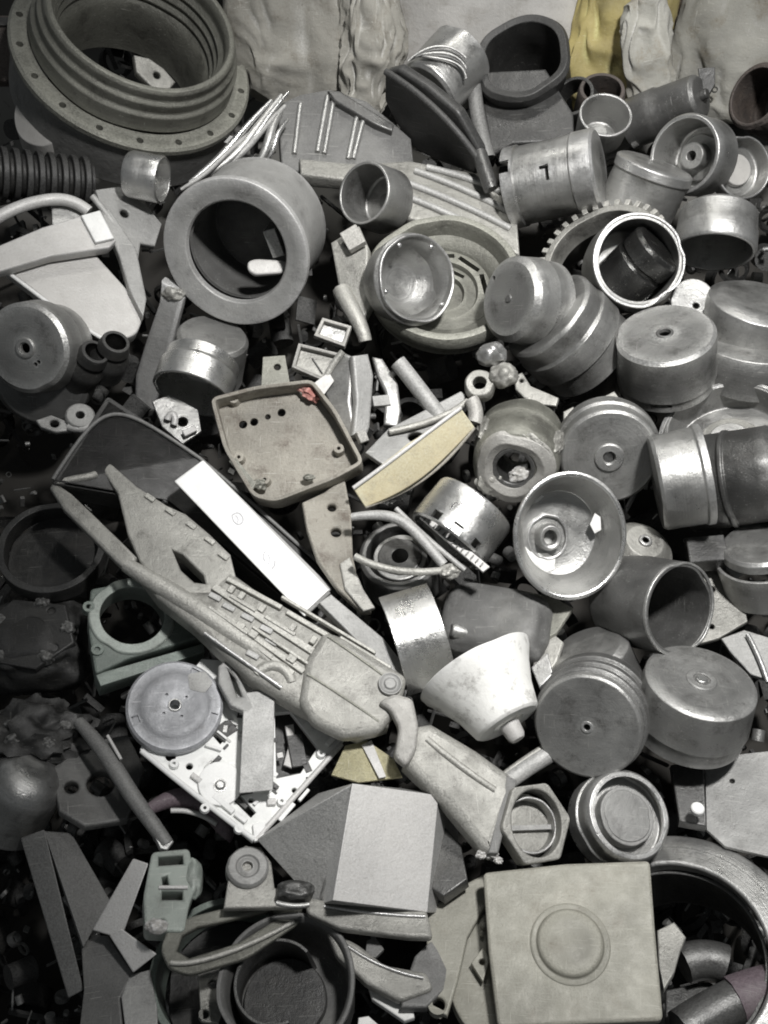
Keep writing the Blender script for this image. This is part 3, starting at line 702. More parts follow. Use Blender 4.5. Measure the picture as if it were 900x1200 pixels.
# corroded cap
T = Thing('corroded_motor', 'corroded end cap with flaking white crust around its big hole', 'motor', 602, 548, 82, 255, 26)
lathe(T, 'end_cap', [(22, 0), (30, 4), (44, 0), (50, -8), (52, -50), (55, -54), (54, -86), (46, -90), (20, -60)], OLIVE, True, wob=.03, bev=1.5)
lathe(T, 'bore', [(20, 2), (25, 3), (25, -50), (20, -50)], STD, True, wob=.02)
lathe(T, 'crust_ring', [(25, 3), (34, 7), (44, 3), (46, -3), (25, -3)], PALD, True, wob=.06)
lump(T, 'crust', (8, -14, -8), (15, 10, 6), PALE, amp=.5, rot=20)
lump(T, 'crust', (26, 26, 0), (20, 10, 4), CAST, amp=.5, rot=-40)
lump(T, 'crust', (-30, -20, 0), (14, 16, 5), CAST, amp=.5)
for a in (20, 140, 250, 320): lump(T, 'lug', (50 * math.cos(math.radians(a)), 50 * math.sin(math.radians(a)), -40), (9, 9, 30), CAST, amp=.3)

# bright bowl
T = Thing('bright_bowl', 'deep bright bowl with paint flaking round its off-centre boss', 'bowl', 668, 628, 116, 345, 17)
lathe(T, 'shell', [(0, -50), (36, -50), (46, -46), (58, -14), (63, 0), (66, 1), (68, -2), (62, -22), (52, -56), (44, -62), (0, -62)], AL, False, seg=90, wob=.012)
T.e.scale.y *= 1.12
lathe(T, 'rim', [(62, 1.5), (65, 3), (68, 1.5), (68, -3), (63, -2)], ALB, True, wob=.004)
lathe(T, 'boss', [(8, -34), (12, -32), (14, -34), (16, -50), (8, -50)], ALM, True, loc=(-14, -4, 0))
lathe(T, 'boss_ring', [(22, -46), (25, -45), (27, -50), (22, -50)], AL, True, loc=(-14, -4, 0))
plate(T, 'paint_flake', [(-44, -12), (-36, -20), (-28, -22), (-14, -22), (-4, -28), (-6, -40), (-20, -44), (-34, -34)], 2, WHITED, px=False, z=-46.5, bev=.4)
plate(T, 'paint_flake', [(-48, 22), (-40, 30), (-28, 34), (-20, 40), (-28, 44), (-44, 38)], 2, WHITED, px=False, z=-42, bev=.4)
plate(T, 'paint_flake', [(34, 10), (40, 0), (48, 4), (47, 18), (40, 22)], 2, WHITED, px=False, z=-32, bev=.4)
cup('grey cap peeping out behind the deep bright bowl', 756, 634, 74, 60, 40, [(22, 0), (26, -4), (40, -20), (40, -50)], 'closed', m=CAST, hole=6, hub=[(4, 8, 0, 3, AL)])

cup('dark open cup lying on its side below the bright bowl', 797, 714, 104, 350, 47, [(53, 0), (56, -3), (57, -60), (54, -96), (50, -100)], 'open', m=ALD, t=3, rim=(55, 0, 2, ALM))
T = Thing('flat_bracket', 'flat grey bracket plate behind the dark open cup', 'bracket', 840, 690, 36, 80, 30)
plate(T, 'plate', [(800, 664), (846, 660), (868, 684), (876, 728), (842, 748), (820, 754), (800, 720)], 8, CAST, holes=[(834, 690, 4), (834, 734, 3)], bev=1.5)
T = Thing('flat_bracket', 'second grey plate with a bent edge between dark gaps at the edge', 'bracket', 880, 750, 56, 80, 30)
plate(T, 'plate', [(845, 748), (872, 738), (912, 750), (912, 800), (880, 790), (856, 764)], 8, GRY, bev=1.5)
tube(T, 'rib', [(876, 744, 4), (890, 768, 5), (900, 800, 4)], 3, AL)
T = Thing('dark_block', 'small black block under the two tone cylinder', 'block', 828, 646, 62, 80, 30)
box(T, 'block', (0, 0, -6), (44, 34, 26), BLK, (0, 0, 8), wp=1)
cup('pale rounded shell behind the stacked finned motor', 690, 758, 66, 110, 56, [(38, 0), (46, -6), (50, -50)], 'closed', m=AL, wob=.02)
T = Thing('bent_strip', 'bent pale strip between the dark lumpy motor and the finned motor', 'strip', 648, 772, 62, 110, 30)
plate(T, 'strip', [(628, 752), (646, 740), (660, 752), (652, 776), (634, 800), (624, 782)], 8, CAST, bev=2)
plate(T, 'tab', [(622, 782), (642, 764), (648, 790), (632, 806)], 8, AL, z=6, bev=1.5)
T = Thing('finned_motor', 'dark finned motor with a flat disc face and punched centre hole', 'motor', 688, 852, 104, 245, 22)
lathe(T, 'end_disc', [(5, 0), (60, 0), (63, -3), (63, -14), (5, -14)], ALM, True, seg=90, bev=1, wob=.003)
lathe(T, 'fins', [(58, -14), (62, -15), (67, -18), (67, -24), (61, -26), (61, -34), (68, -38), (68, -46), (64, -48), (64, -58), (69, -60), (69, -78), (60, -82), (40, -82), (40, -14)], ALD, True, seg=90, bev=.8, wob=.003)
lathe(T, 'hub', [(4, 1.5), (7, 1.5), (7, -1), (4, -1)], AL, True, bev=.3)
cup('broad drum with a dimpled top standing at the edge beside the finned motor', 820, 796, 108, 78, 52, [(62, 0), (66, -3), (70, -60), (68, -62), (68, -74)], 'closed', m=ALM, seg=0) if False else None
cup('broad drum with a dimpled top standing beside the finned motor', 822, 797, 108, 72, 52, [(60, 0), (65, -3), (70, -54), (68, -57), (68, -76)], 'closed', m=ALM, hub=[(10, 18, 0, 2, ALM), (0, 7, 0, 3, ALB)], wob=.004)
T = Thing('sheet_metal', 'flat light grey panel with a small drilled hole near the drum', 'panel', 880, 935, 58, 85, 28)
plate(T, 'panel', [(826, 888), (920, 878), (930, 1010), (850, 992), (828, 972)], 6, GRY, holes=[(858, 915, 3)], bev=1)
T = Thing('plastic_plug', 'tiny white plug lying beside the light grey panel', 'plug', 818, 946, 84, 70, 30)
lathe(T, 'plug', [(0, 0), (6, 0), (8, -2), (8, -8), (0, -8)], WHITE, False, seg=20)
T = Thing('dark_channel', 'dark channel bar between the light panel and stepped collar', 'channel', 806, 930, 52, 80, 30)
plate(T, 'channel', [(786, 896), (824, 888), (828, 968), (796, 962)], 16, STD, bev=2)
cup('stepped pale collar with a round inset disc above the square cover', 738, 955, 92, 25, 30, [(50, 0), (53, -4), (54, -24), (57, -26), (57, -48)], 'open', m=AL, t=6, floor=22, hub=[(0, 34, -22, -6, GRY), (0, 30, -6, -5, GRY)])
T = Thing('hex_nut_ring', 'large six sided ring nut beside the stepped collar', 'ring nut', 624, 966, 86, 20, 24)
hx = [(44 * math.cos(math.radians(a)), 50 * math.sin(math.radians(a))) for a in range(10, 370, 60)]
me = plate_mesh([rounded(hx, 5), circ(0, 0, 31, 40, 38)], 26, 2)
finish(me, CAST); T.link('nut', me)
lathe(T, 'inner_ring', [(30, -4), (33, -4), (34, -26), (30, -26)], AL, True)
plate(T, 'web', [(-30, -8), (30, -2), (30, 4), (-30, -2)], 8, GRY, px=False, z=-14)
plate(T, 'floor', circ(0, 0, 32, 40, 38), 3, CAST, px=False, z=-22)
T = Thing('cable_conduit', 'dull grey ribbed conduit stretched behind the ring nut', 'conduit', 612, 905, 66, 100, 28)
tube(T, 'conduit', [(580, 928, 0), (612, 900, 4), (650, 880, 0)], 11, GRY)
tube(T, 'rib', [(588, 910, 6), (616, 888, 10), (644, 872, 4)], 4, CAST)

# ================================================================== centre
T = Thing('tan_housing', 'tan open tray housing with screw posts and four small holes', 'tray', 335, 515, 92, 110, 22)
oc = [(246, 466), (300, 452), (366, 444), (394, 480), (427, 542), (390, 562), (322, 588), (296, 582), (262, 526)]
hl = []
for X, Y in ((285, 498), (298, 495), (314, 489), (330, 484)):
    p = T.loc(X, Y, -26); hl.append((p.x, p.y, 5 if X != 314 else 3.5))
tray(T, oc, 32, TAN, wall=4.5, floor=5, rnd=10, holes=hl)
for X, Y in ((276, 472), (358, 462), (398, 530), (312, 566), (282, 540)):
    p = T.loc(X, Y, -27)
    lathe(T, 'screw_post', [(2, 14), (6, 14), (7, -1), (2, -1)], TAN, True, seg=20, loc=p, bev=.5)
lump(T, 'grease_clump', (304, 568, -16), (9, 7, 7), OLIVE, amp=.4, px=True)
lump(T, 'grease_clump', (362, 560, -14), (7, 4, 4), OLIVE, amp=.4, px=True)
plate(T, 'rim_lip', [(268, 540), (276, 536), (300, 566), (296, 574)], 4, OLIVE, z=-2, bev=1)

for (pts, l, h) in (([(368, 395), (378, 374), (412, 384), (404, 408)], 'small square metal frame standing above the tan tray', 66), ([(342, 432), (350, 404), (398, 416), (384, 450)], 'larger square metal frame behind the tan tray corner', 74)):
    T = Thing('framed_plate', l, 'frame', sum(p[0] for p in pts) / 4, sum(p[1] for p in pts) / 4, h, 95, 25, group='square metal frames')
    o = [tuple(T.loc(*p)[:2]) for p in pts]
    me = plate_mesh([o, inset(o, 4)], 10, 1); finish(me, PALD); T.link('frame', me)
    me = plate_mesh([inset(o, 3)], 2, .4)
    for v in me.vertices: v.co.z -= 4
    finish(me, ALM if h == 66 else CAST); T.link('plate', me)
    if h == 74: tube(T, 'scratch_wire', [(366, 420, -2), (378, 438, -2)], 1, STD)
T = Thing('drilled_plate', 'rough drilled plate poking out behind the tan tray', 'plate', 322, 440, 62, 90, 25)
plate(T, 'plate', [(308, 418), (334, 416), (340, 450), (306, 456)], 6, OLIVE, holes=[(325, 430, 4)], bev=1)
T = Thing('red_rag', 'faded red crumb of rag at the tan tray corner', 'rag', 362, 460, 88, 90, 20)
lump(T, 'rag', (0, 0, 0), (12, 7, 6), RED, amp=.5, rot=-40)
T = Thing('paper_scrap', 'white torn paper scrap beside the red rag crumb', 'paper', 377, 442, 84, 80, 30)
plate(T, 'sheet', [(364, 452), (386, 436), (392, 446), (378, 464), (372, 458)], 2, PALE, bev=.3, wp=1)

def blade(label, pts, h, m, th=12, ang=90, tilt=25, name='curved_bracket', cat='bracket', bv=3, wp=1):
    X = sum(p[0] for p in pts) / len(pts); Y = sum(p[1] for p in pts) / len(pts)
    T = Thing(name, label, cat, X, Y, h, ang, tilt)
    plate(T, 'blade', pts, th, m, bev=bv, wp=wp)
    return T
T = blade('dark curved shell bracket next to the tan tray', [(400, 412), (414, 418), (410, 470), (416, 512), (408, 514), (384, 470), (376, 450), (388, 424)], 78, ALM, 16, ang=150, tilt=35)
tube(T, 'edge', [(402, 412, 5), (386, 430, 6), (378, 452, 5)], 4, CAST)
T = blade('upright flat bar bracket beside the dark curved shell', [(414, 416), (432, 414), (438, 440), (434, 500), (430, 512), (414, 510), (418, 470)], 86, GRY, 12, ang=30, tilt=30)
box(T, 'clip', (424, 512, 4), (12, 14, 8), PALD, (0, 0, 20), px=True)
T = blade('hooked strip bracket bending down from the rolled dish rim', [(436, 418), (448, 420), (466, 448), (470, 480), (466, 500), (450, 498), (452, 460), (442, 440)], 80, ALM, 12)
plate(T, 'tab', [(436, 464), (456, 462), (458, 474), (438, 476)], 8, GRY, z=3)
T = Thing('round_rod', 'plain grey round rod leaning toward the cream strip', 'rod', 490, 450, 84, 90, 25)
tube(T, 'rod', [(466, 424, 14), (484, 446, 8), (512, 484, -4), (520, 494, -8)], 10, GRY)
T = Thing('clamp_fitting', 'lumpy grey clamp fitting above the corroded end cap', 'clamp', 580, 438, 96, 90, 25)
lump(T, 'knob', (576, 416, 4), (18, 15, 16), AL, amp=.15, px=True)
lump(T, 'jaw', (590, 440, 2), (17, 14, 14), CAST, amp=.2, px=True)
lathe(T, 'ring', [(8, 4), (16, 4), (18, 0), (18, -14), (8, -14)], CAST, True, loc=T.loc(562, 450, 0), wob=.04)
tube(T, 'stem', [(552, 468, 0), (560, 482, -2), (556, 496, -4)], 9, PALD)
T = Thing('cast_plate', 'grey cast plate with a bent lip behind the cream strip', 'plate', 490, 510, 82, 80, 30)
plate(T, 'plate', [(428, 530), (455, 502), (498, 480), (540, 458), (546, 462), (540, 486), (500, 512), (450, 545)], 10, GRY, holes=[(488, 512, 10, 7)], bev=2)
tube(T, 'lip', [(456, 506, 5), (486, 500, 7), (520, 492, 5), (548, 470, 4)], 4, CAST)
# cream strip : curved band
T = Thing('cream_strip', 'curved cream painted metal strip with chipped edges', 'strip', 486, 534, 104, 90, 20)
bm = bmesh.new(); n = 22; top = []; 
for i in range(n + 1):
    t = i / n
    xa = 414 + (540 - 414) * t; ya = 572 - (572 - 478) * t - 4 * math.sin(math.pi * t)
    xb = 428 + (556 - 428) * t; yb = 594 - (594 - 500) * t + 14 * math.sin(math.pi * t)
    ch = 1.6 * noise.noise(Vector((t * 9, 0, 3)))
    za = 10 * math.sin(math.pi * t) ; zb = za - 14 - 10 * math.sin(math.pi * t)
    P = [T.loc(xa, ya + ch, za), T.loc(xb, yb, zb)]
    top.append([bm.verts.new(p) for p in P] + [bm.verts.new(p - Vector((0, 0, 5))) for p in P])
for i in range(n):
    a = top[i]; b = top[i + 1]
    for f in ((0, 1), (1, 3), (3, 2), (2, 0)): bm.faces.new((a[f[0]], a[f[1]], b[f[1]], b[f[0]]))
bm.faces.new([top[0][i] for i in (0, 1, 3, 2)]); bm.faces.new([top[-1][i] for i in (0, 1, 3, 2)])
bmesh.ops.recalc_face_normals(bm, faces=bm.faces)
me = bpy.data.meshes.new('band'); bm.to_mesh(me); bm.free(); finish(me, CREAM); bevel(T.link('band', me), .8)
tube(T, 'edge_lip', [(414, 572, 1), (446, 549, 6), (478, 525, 9), (510, 500, 6), (540, 478, 1)], 2.6, PALE)
tube(T, 'lower_lip', [(428, 594, -16), (462, 583, -24), (500, 562, -27), (532, 532, -24), (556, 501, -16)], 2.2, TAN)

T = Thing('tan_bracket', 'tan riveted bracket arm hanging below the open tray', 'bracket', 392, 640, 74, 80, 28)
plate(T, 'arm', [(354, 588), (380, 576), (404, 558), (412, 600), (414, 650), (424, 700), (436, 716), (424, 716), (396, 690), (372, 655), (360, 620)], 14, TAN, bev=4, holes=[(389, 594, 5), (394, 623, 6)])
plate(T, 'flange', [(398, 660), (410, 652), (426, 690), (440, 712), (426, 716), (404, 690)], 8, CAST, z=4, bev=2)
T = Thing('cast_loop', 'triangular grey cast handle over a round dark housing', 'handle', 472, 628, 100, 80, 22)
tube(T, 'loop', [(412, 606, 0), (440, 602, 4), (470, 604, 6), (492, 628, 6), (520, 662, 2)], 6, GRY, taper=[.8, 1, 1.2, 1.1, 1])
tube(T, 'loop', [(416, 652, 0), (444, 668, 4), (480, 674, 6), (524, 668, 4)], 4.5, CAST)
tube(T, 'loop', [(464, 596, 4), (500, 632, 4), (545, 668, 2)], 3.4, GRY)
lump(T, 'joint', (526, 670, 4), (12, 9, 8), CAST, px=True, amp=.3)
cup('round dark housing under the triangular cast handle', 468, 648, 72, 100, 34, [(44, 0), (48, -4), (50, -50)], 'open', m=ALD, t=5, hub=[(14, 32, -44, -8, ALM), (10, 26, -8, -6, STD)])
cup('shiny cylinder with stamped rectangular slots beside the cream strip', 524, 634, 84, 233, 78, [(50, 0), (52, -2), (52, -52), (50, -56)], 'open', m=ALB, t=3, cuts=[('slot', 53, -8, 13, 11, 51, 10), ('slot', 20, -8, 12, 10, 51, 10), ('slot', 85, -8, 12, 10, 51, 10)])
T = Thing('measuring_strip', 'thin notched metal strip leaning on the slotted shiny cylinder', 'strip', 538, 640, 112, 80, 28)
plate(T, 'strip', [(492, 606), (500, 602), (574, 664), (566, 670)], 4, PALE, bev=.6)
for i in range(13):
    t = i / 13; box(T, 'notch', (498 + 72 * t, 608 + 58 * t, 2.2), (1.6, 6, 1), STD, (0, 0, -40), px=True, bev=0)
# band
T = Thing('steel_band', 'short brushed steel band curving down past the ribbed casing', 'steel band', 486, 750, 52, 17, 96)
lathe(T, 'band', [(64, 29), (66, 29), (66, -29), (64, -29)], ALB, True, seg=110, a0=197 - 62, a1=197 + 62, wob=.002, bev=.6)
# dark lumpy motor
T = Thing('lumpy_motor', 'dark lumpy gearbox above the white shade', 'gearbox', 580, 722, 66, 100, 28)
lump(T, 'case', (0, 0, -30), (66, 44, 34), GRD, amp=.12, freq=.9, rot=-8, sq=.5)
lathe(T, 'spindle', [(0, 0), (7, 0), (9, -3), (9, -40), (0, -40)], ALM, False, loc=T.loc(528, 738, 4), rot=(0, math.radians(-60), 0))
T = Thing('gap_plate', 'grimy flat plate beneath the bright bowl', 'plate', 640, 722, 58, 90, 28)
plate(T, 'plate', [(606, 690), (650, 700), (672, 712), (652, 742), (634, 752), (640, 716)], 10, OLIVE, bev=2)

# white shade: truncated cone seen from the side
T = Thing('flared_lampshade', 'chipped white flared lamp shade with a small hub', 'lamp shade', 596, 848, 96, 302, 78)
lathe(T, 'shade', [(20, 0), (38, 0), (42, -3), (50, -30), (62, -54), (72, -70), (75, -78), (71, -79), (58, -54), (46, -30), (36, -6), (20, -4)], WHITED, True, seg=90, bev=.8, wob=.012)
lathe(T, 'hub', [(0, 22), (8, 22), (11, 17), (13, 0), (0, 0)], PALE, False)
# ================================================================== black open tray, white bar and ribbed casing
T = Thing('black_tray', 'long black plastic tray with raised rim and inner partition', 'tray', 220, 590, 72, 70, 24)
tray(T, [(126, 464), (236, 536), (408, 690), (374, 735), (196, 590), (60, 566)], 40, BLKD, wall=4, floor=4, rnd=5)
plate(T, 'partition', [(236, 538), (240, 542), (196, 590), (190, 586)], 36, BLKD, z=-1, bev=.8)
plate(T, 'partition', [(131, 484), (134, 484), (140, 545), (136, 545)], 30, BLK, z=-2, bev=.8)
tube(T, 'bead', [(62, 562, 2), (94, 512, 2), (127, 466, 2), (180, 500, 2), (234, 537, 2)], 2.4, GRD)
tube(T, 'inner_rib', [(150, 560, -20), (176, 574, -20), (198, 586, -20)], 2.5, BLK)
tube(T, 'bead', [(234, 537, 2), (300, 592, 2), (350, 640, 2), (408, 690, 2)], 2.4, GRD)
T = Thing('light_bar', 'bright white rectangular bar lying in the long black tray', 'light bar', 295, 632, 100, 60, 24)
box(T, 'end_cap', (370, 709, -8), (42, 5, 18), GRD, (0, 0, 42), px=True)
poly3(T, 'case', [(238, 539, 0), (386, 692, 0), (357, 723, 0), (204, 564, 0), (238, 539, -22), (390, 690, -22), (357, 723, -22), (204, 564, -22)], BOXF, WHITE, bev=1.6)
def stroke(T, pts, r=.7, z=.35):
    return tube(T, 'ink_mark', [(x, y, z) for x, y in pts], r, INK, res=4)
stroke(T, [(272, 604), (277, 599), (284, 603), (286, 611), (280, 616), (273, 612), (272, 604)])
stroke(T, [(276, 604), (281, 608), (278, 612)])
stroke(T, [(311, 646), (306, 652), (311, 658)]); stroke(T, [(314, 650), (319, 656), (314, 661)]); stroke(T, [(322, 657), (323, 662), (319, 666)], .9)

T = Thing('ribbed_casing', 'long grey ribbed tool casing shaped like a stock with a forked end', 'tool casing', 330, 750, 98, 88, 23)
plate(T, 'rail', [(58, 571), (62, 563), (84, 578), (108, 601), (140, 632), (160, 652), (154, 672), (138, 660), (106, 628), (74, 596)], 14, CAST, z=6, bev=4)
tube(T, 'guide_tube', [(148, 662, 0), (180, 682, -1), (216, 704, -1), (262, 734, -1), (320, 776, -4)], 13, CAST, taper=[.7, .95, 1, 1, .8])
tube(T, 'bead', [(240, 742, 6), (276, 768, 7), (330, 806, 6)], 2.4, AL)
tube(T, 'fork_tip', [(64, 566, 4), (80, 562, 5), (104, 560, 5), (112, 556, 2)], 5, CAST)
plate(T, 'blade', [(118, 543), (127, 540), (160, 570), (196, 592), (218, 602), (246, 626), (270, 650), (280, 690), (240, 716), (190, 690), (164, 658), (150, 626), (138, 578), (124, 556)], 26, CAST, z=2, bev=2.5, holes=[[(202, 644), (214, 650), (238, 674), (241, 684), (228, 682), (212, 668)]], wp=1)
for i, (X, Y) in enumerate([(176, 584), (200, 600), (224, 616), (246, 634), (262, 652)]):
    box(T, 'edge_tooth', (X, Y, 2), (14, 7, 6), CAST, (0, 0, -38), px=True, bev=1)
plate(T, 'receiver', [(156, 664), (200, 690), (246, 690), (270, 668), (298, 688), (382, 736), (472, 792), (456, 850), (420, 862), (356, 832), (293, 795), (253, 759), (225, 732), (183, 699)], 40, CAST, z=4, bev=9, wp=.6)
def strip(x0, y0, x1, y1, w, hh, z, mm=CAST):
    a = T.loc(x0, y0, z); b_ = T.loc(x1, y1, z); c_ = (a + b_) / 2
    box(T, 'ridge', c_, ((b_ - a).length, w, hh), mm, (0, 0, math.degrees(math.atan2(b_.y - a.y, b_.x - a.x))), bev=.9)
for i in (0, 1, 3, 6, 8):
    strip(268 + i * 12, 690 + i * 7.4, 274 + i * 12, 693.6 + i * 7.4, 10, 9, 6 + (i % 2))
for i in (1, 2, 5):
    strip(262 + i * 15, 722 + i * 9.6, 271 + i * 15, 727.6 + i * 9.6, 9, 8, 6 + (i % 3) * .8)
for a_ in ((250, 688, 372, 768, 9, 8, 4), (266, 680, 330, 714, 6, 12, 4), (336, 718, 384, 746, 6, 9, 4), (254, 716, 356, 788, 7, 7, 5), (244, 712, 290, 744, 4, 10, 6), (296, 736, 362, 780, 4, 11, 4), (282, 744, 344, 790, 6, 6, 5), (270, 700, 300, 718, 5, 14, 3), (310, 724, 346, 746, 5, 13, 3), (330, 700, 440, 766, 4, 7, 4), (398, 748, 458, 784, 5, 8, 4)):
    strip(*a_)
for X, Y in ((268, 712), (290, 724), (312, 738), (296, 768), (318, 752), (252, 700)):
    box(T, 'detail_block', (X, Y, 4), (16, 7, 6), GRY, (0, 0, -30), px=True, bev=1)
plate(T, 'grip', [(380, 738), (400, 744), (478, 792), (470, 826), (446, 858), (402, 864), (366, 846), (350, 822), (358, 772)], 26, CAST, z=12, bev=9, rnd=8)
tube(T, 'seam', [(360, 790, 12), (400, 814, 13), (444, 846, 11)], 1.6, OLIVE)
tube(T, 'seam', [(384, 746, 12), (430, 776, 13), (470, 808, 11)], 1.6, OLIVE)
lathe(T, 'pivot', [(0, 4), (6, 4), (7, 2), (10, 2), (13, 4), (14, 0), (0, 0)], GRY, False, loc=T.loc(457, 802, 14))
plate(T, 'lever', [(443, 822), (462, 812), (484, 818), (491, 850), (488, 880), (476, 898), (462, 886), (468, 852), (458, 832)], 16, PALD, z=22, bev=4, rnd=6)
tube(T, 'trigger_guard', [(300, 790, 0), (316, 774, 4), (336, 778, 4), (342, 800, 0)], 7, CAST)
plate(T, 'trigger', [(310, 790), (322, 790), (340, 812), (332, 820), (314, 802)], 8, PALE, z=-2, bev=2)
plate(T, 'stock', [(484, 850), (506, 846), (560, 878), (600, 908), (604, 930), (578, 1002), (566, 996), (520, 940), (474, 896)], 38, CAST, z=4, bev=11, wp=1)
tube(T, 'bead', [(500, 866, 3), (540, 900, 5), (580, 926, 3)], 4, CAST)
plate(T, 'butt_plate', [(594, 908), (606, 914), (584, 1000), (572, 1000)], 30, GRD, z=4, bev=2)
T = Thing('black_strip', 'dark slim side cover beside the ribbed casing top', 'cover', 410, 740, 92, 60, 26)
plate(T, 'cover', [(374, 706), (388, 696), (450, 748), (482, 790), (470, 796), (420, 752)], 14, GRY, bev=2)

# ================================================================== lower left
T = Thing('green_bearing_block', 'grey-green square bearing block with a large round bore', 'bearing block', 162, 735, 64, 80, 26)
o = [(106, 690), (150, 682), (232, 700), (250, 742), (150, 772), (112, 790), (104, 740)]
hc = T.loc(155, 722, 0)
plate(T, 'block', o, 26, GREEN, holes=[(155, 722, 38)], bev=2.5, rnd=5)
lathe(T, 'bore_ring', [(37, 3), (48, 3), (50, 0), (50, -30), (37, -30)], GREENL, True, loc=hc)
for X, Y in ((104, 712), (114, 762), (240, 722)): lathe(T, 'bolt_boss', [(3, 3), (7, 3), (8, -6), (3, -6)], GREEN, True, seg=18, loc=T.loc(X, Y, 0), bev=.4)
plate(T, 'side_skirt', [(112, 790), (238, 754), (240, 764), (118, 804)], 30, GREEN, z=-6)
T = Thing('white_chassis', 'white cast disc drive frame with cut-outs and screw holes', 'drive frame', 290, 890, 78, 80, 24)
plate(T, 'frame', [(164, 878), (176, 850), (236, 772), (300, 776), (404, 866), (296, 986)], 8, WHITE, bev=1.2,
      holes=[[(246, 858), (264, 844), (278, 850), (258, 872)], [(322, 836), (340, 834), (372, 876), (352, 906), (324, 912)], [(266, 930), (276, 926), (300, 952), (294, 958)], (200, 886, 6), (222, 898, 4), (345, 926, 3), (360, 912, 3), (294, 938, 3)])
tube(T, 'edge_rail', [(166, 880, 3), (230, 934, 3), (298, 984, 3)], 3.4, WHITE)
tube(T, 'edge_rail', [(300, 984, 3), (350, 928, 3), (400, 872, 3)], 3.4, PALE)
plate(T, 'motor_mount', circ(258, 918, 26, 24), 5, WHITE, z=5, bev=1, holes=[(258, 918, 4)])
lathe(T, 'screw', [(0, 2), (4, 2), (6, 0), (8, 0), (8, -2), (0, -2)], ALM, False, seg=18, loc=T.loc(258, 920, 6), bev=0)
for X, Y in ((204, 896), (240, 948), (280, 972), (376, 884), (330, 940)):
    lathe(T, 'screw_post', [(2, 4), (5, 4), (6, 0), (2, 0)], WHITE, True, seg=14, loc=T.loc(X, Y, 2), bev=0)
plate(T, 'cable_web', [(334, 850), (344, 848), (348, 880), (342, 900), (332, 896), (338, 874)], 5, PALE, z=-4, bev=1.5)
plate(T, 'tab', [(296, 966), (312, 962), (308, 984), (298, 986)], 6, WHITE, z=6)
for i, (X, Y, w, h_, a) in enumerate([(222, 872, 22, 5, 30), (262, 942, 30, 7, -42), (336, 952, 26, 5, 48), (230, 912, 14, 6, -40), (388, 868, 16, 6, 45), (250, 876, 20, 4, -20), (318, 940, 10, 8, 0), (282, 958, 16, 6, -40), (356, 932, 18, 4, 48), (212, 860, 12, 8, 10)]):
    box(T, 'rib', (X, Y, 3), (w, h_, 5), WHITE if i % 3 else PALE, (0, 0, a), px=True, bev=.8)
for i, (X, Y, w, h_, a) in enumerate([(264, 856, 24, 18, 35), (298, 920, 5, 16, 10), (276, 936, 34, 5, -42), (348, 880, 18, 40, 8), (228, 876, 10, 6, 40), (360, 900, 8, 12, 20)]):
    box(T, 'dark_insert', (X, Y, -1), (w, h_, 4), BLK, (0, 0, a), px=True, bev=.5)
rc = random.Random(21); qv = [(176, 862), (236, 790), (380, 868), (298, 972)]
for i in range(46):
    u, v = rc.uniform(.06, .94), rc.uniform(.06, .94)
    X = (qv[0][0] * (1 - u) + qv[3][0] * u) * (1 - v) + (qv[1][0] * (1 - u) + qv[2][0] * u) * v
    Y = (qv[0][1] * (1 - u) + qv[3][1] * u) * (1 - v) + (qv[1][1] * (1 - u) + qv[2][1] * u) * v
    nm, mm = [('rib', WHITE), ('dark_insert', BLK), ('clip', ALM), ('rib', PALE)][i % 4]
    box(T, nm, (X, Y, rc.uniform(-1, 3)), (rc.uniform(4, 16), rc.uniform(2, 7), rc.uniform(2, 5)), mm, (0, 0, rc.choice([-42, 48, 48, -42, 10, 80])), px=True, bev=.4)
T = Thing('black_backing', 'black circuit tray under the white cast drive frame', 'circuit tray', 300, 880, 58, 80, 24)
plate(T, 'tray', [(176, 880), (240, 790), (300, 790), (396, 868), (298, 968)], 8, BLK, bev=1)
T = Thing('disc_platter', 'blue-grey round platter with a small black spindle hole', 'disc', 205, 826, 98, 85, 20)
lathe(T, 'platter', [(6, -2), (12, 0), (38, 0), (40, -1.5), (53, -1.5), (56, -4), (56, -18), (6, -18)], BLUE, True, seg=90, cuts=[('hole', 16 * math.cos(a), 16 * math.sin(a), 1.8, 0, 6) for a in (0.6, 2.2, 3.8, 5.2)] + [('slot', a, 0, 10, 8, 47, 8) for a in (200, 340, 60)], wob=.002)
lathe(T, 'spindle', [(6, 1), (7.5, 1), (8.5, -2), (6, -2)], ALM, True, seg=24, bev=.3)
plate(T, 'label_spot', [(220, 790), (240, 786), (250, 800), (240, 812), (222, 808)], 1, GRY, z=.6, rnd=4, bev=.2)
T = Thing('curved_vent_cover', 'curved pale vent cover between platter and ribbed casing', 'cover', 272, 806, 96, 80, 24)
plate(T, 'cover', [(256, 780), (266, 772), (284, 800), (300, 830), (290, 836), (270, 826), (256, 800)], 12, GRY, holes=[[(268, 786), (273, 788), (284, 816), (278, 816)]], bev=3)
T = Thing('steel_bar', 'plain flat grey metal bar lying across the white drive frame', 'flat bar', 303, 870, 100, 84, 22)
poly3(T, 'bar', [(286, 812, 0), (322, 808, 0), (320, 926, 0), (280, 930, 0), (286, 812, -10), (322, 808, -10), (320, 926, -10), (280, 930, -10)], BOXF, GRY, bev=1)
T = Thing('yellow_foil', 'crumpled yellowish foil piece behind the cardboard toned box', 'foil', 432, 892, 80, 80, 26)
plate(T, 'foil', [(388, 910), (404, 874), (430, 866), (460, 890), (472, 910), (420, 914)], 4, FOIL, bev=.8, wp=4)
plate(T, 'foil_fold', [(424, 872), (436, 866), (452, 910), (444, 912)], 3, PALE, z=4, bev=.8, wp=2)

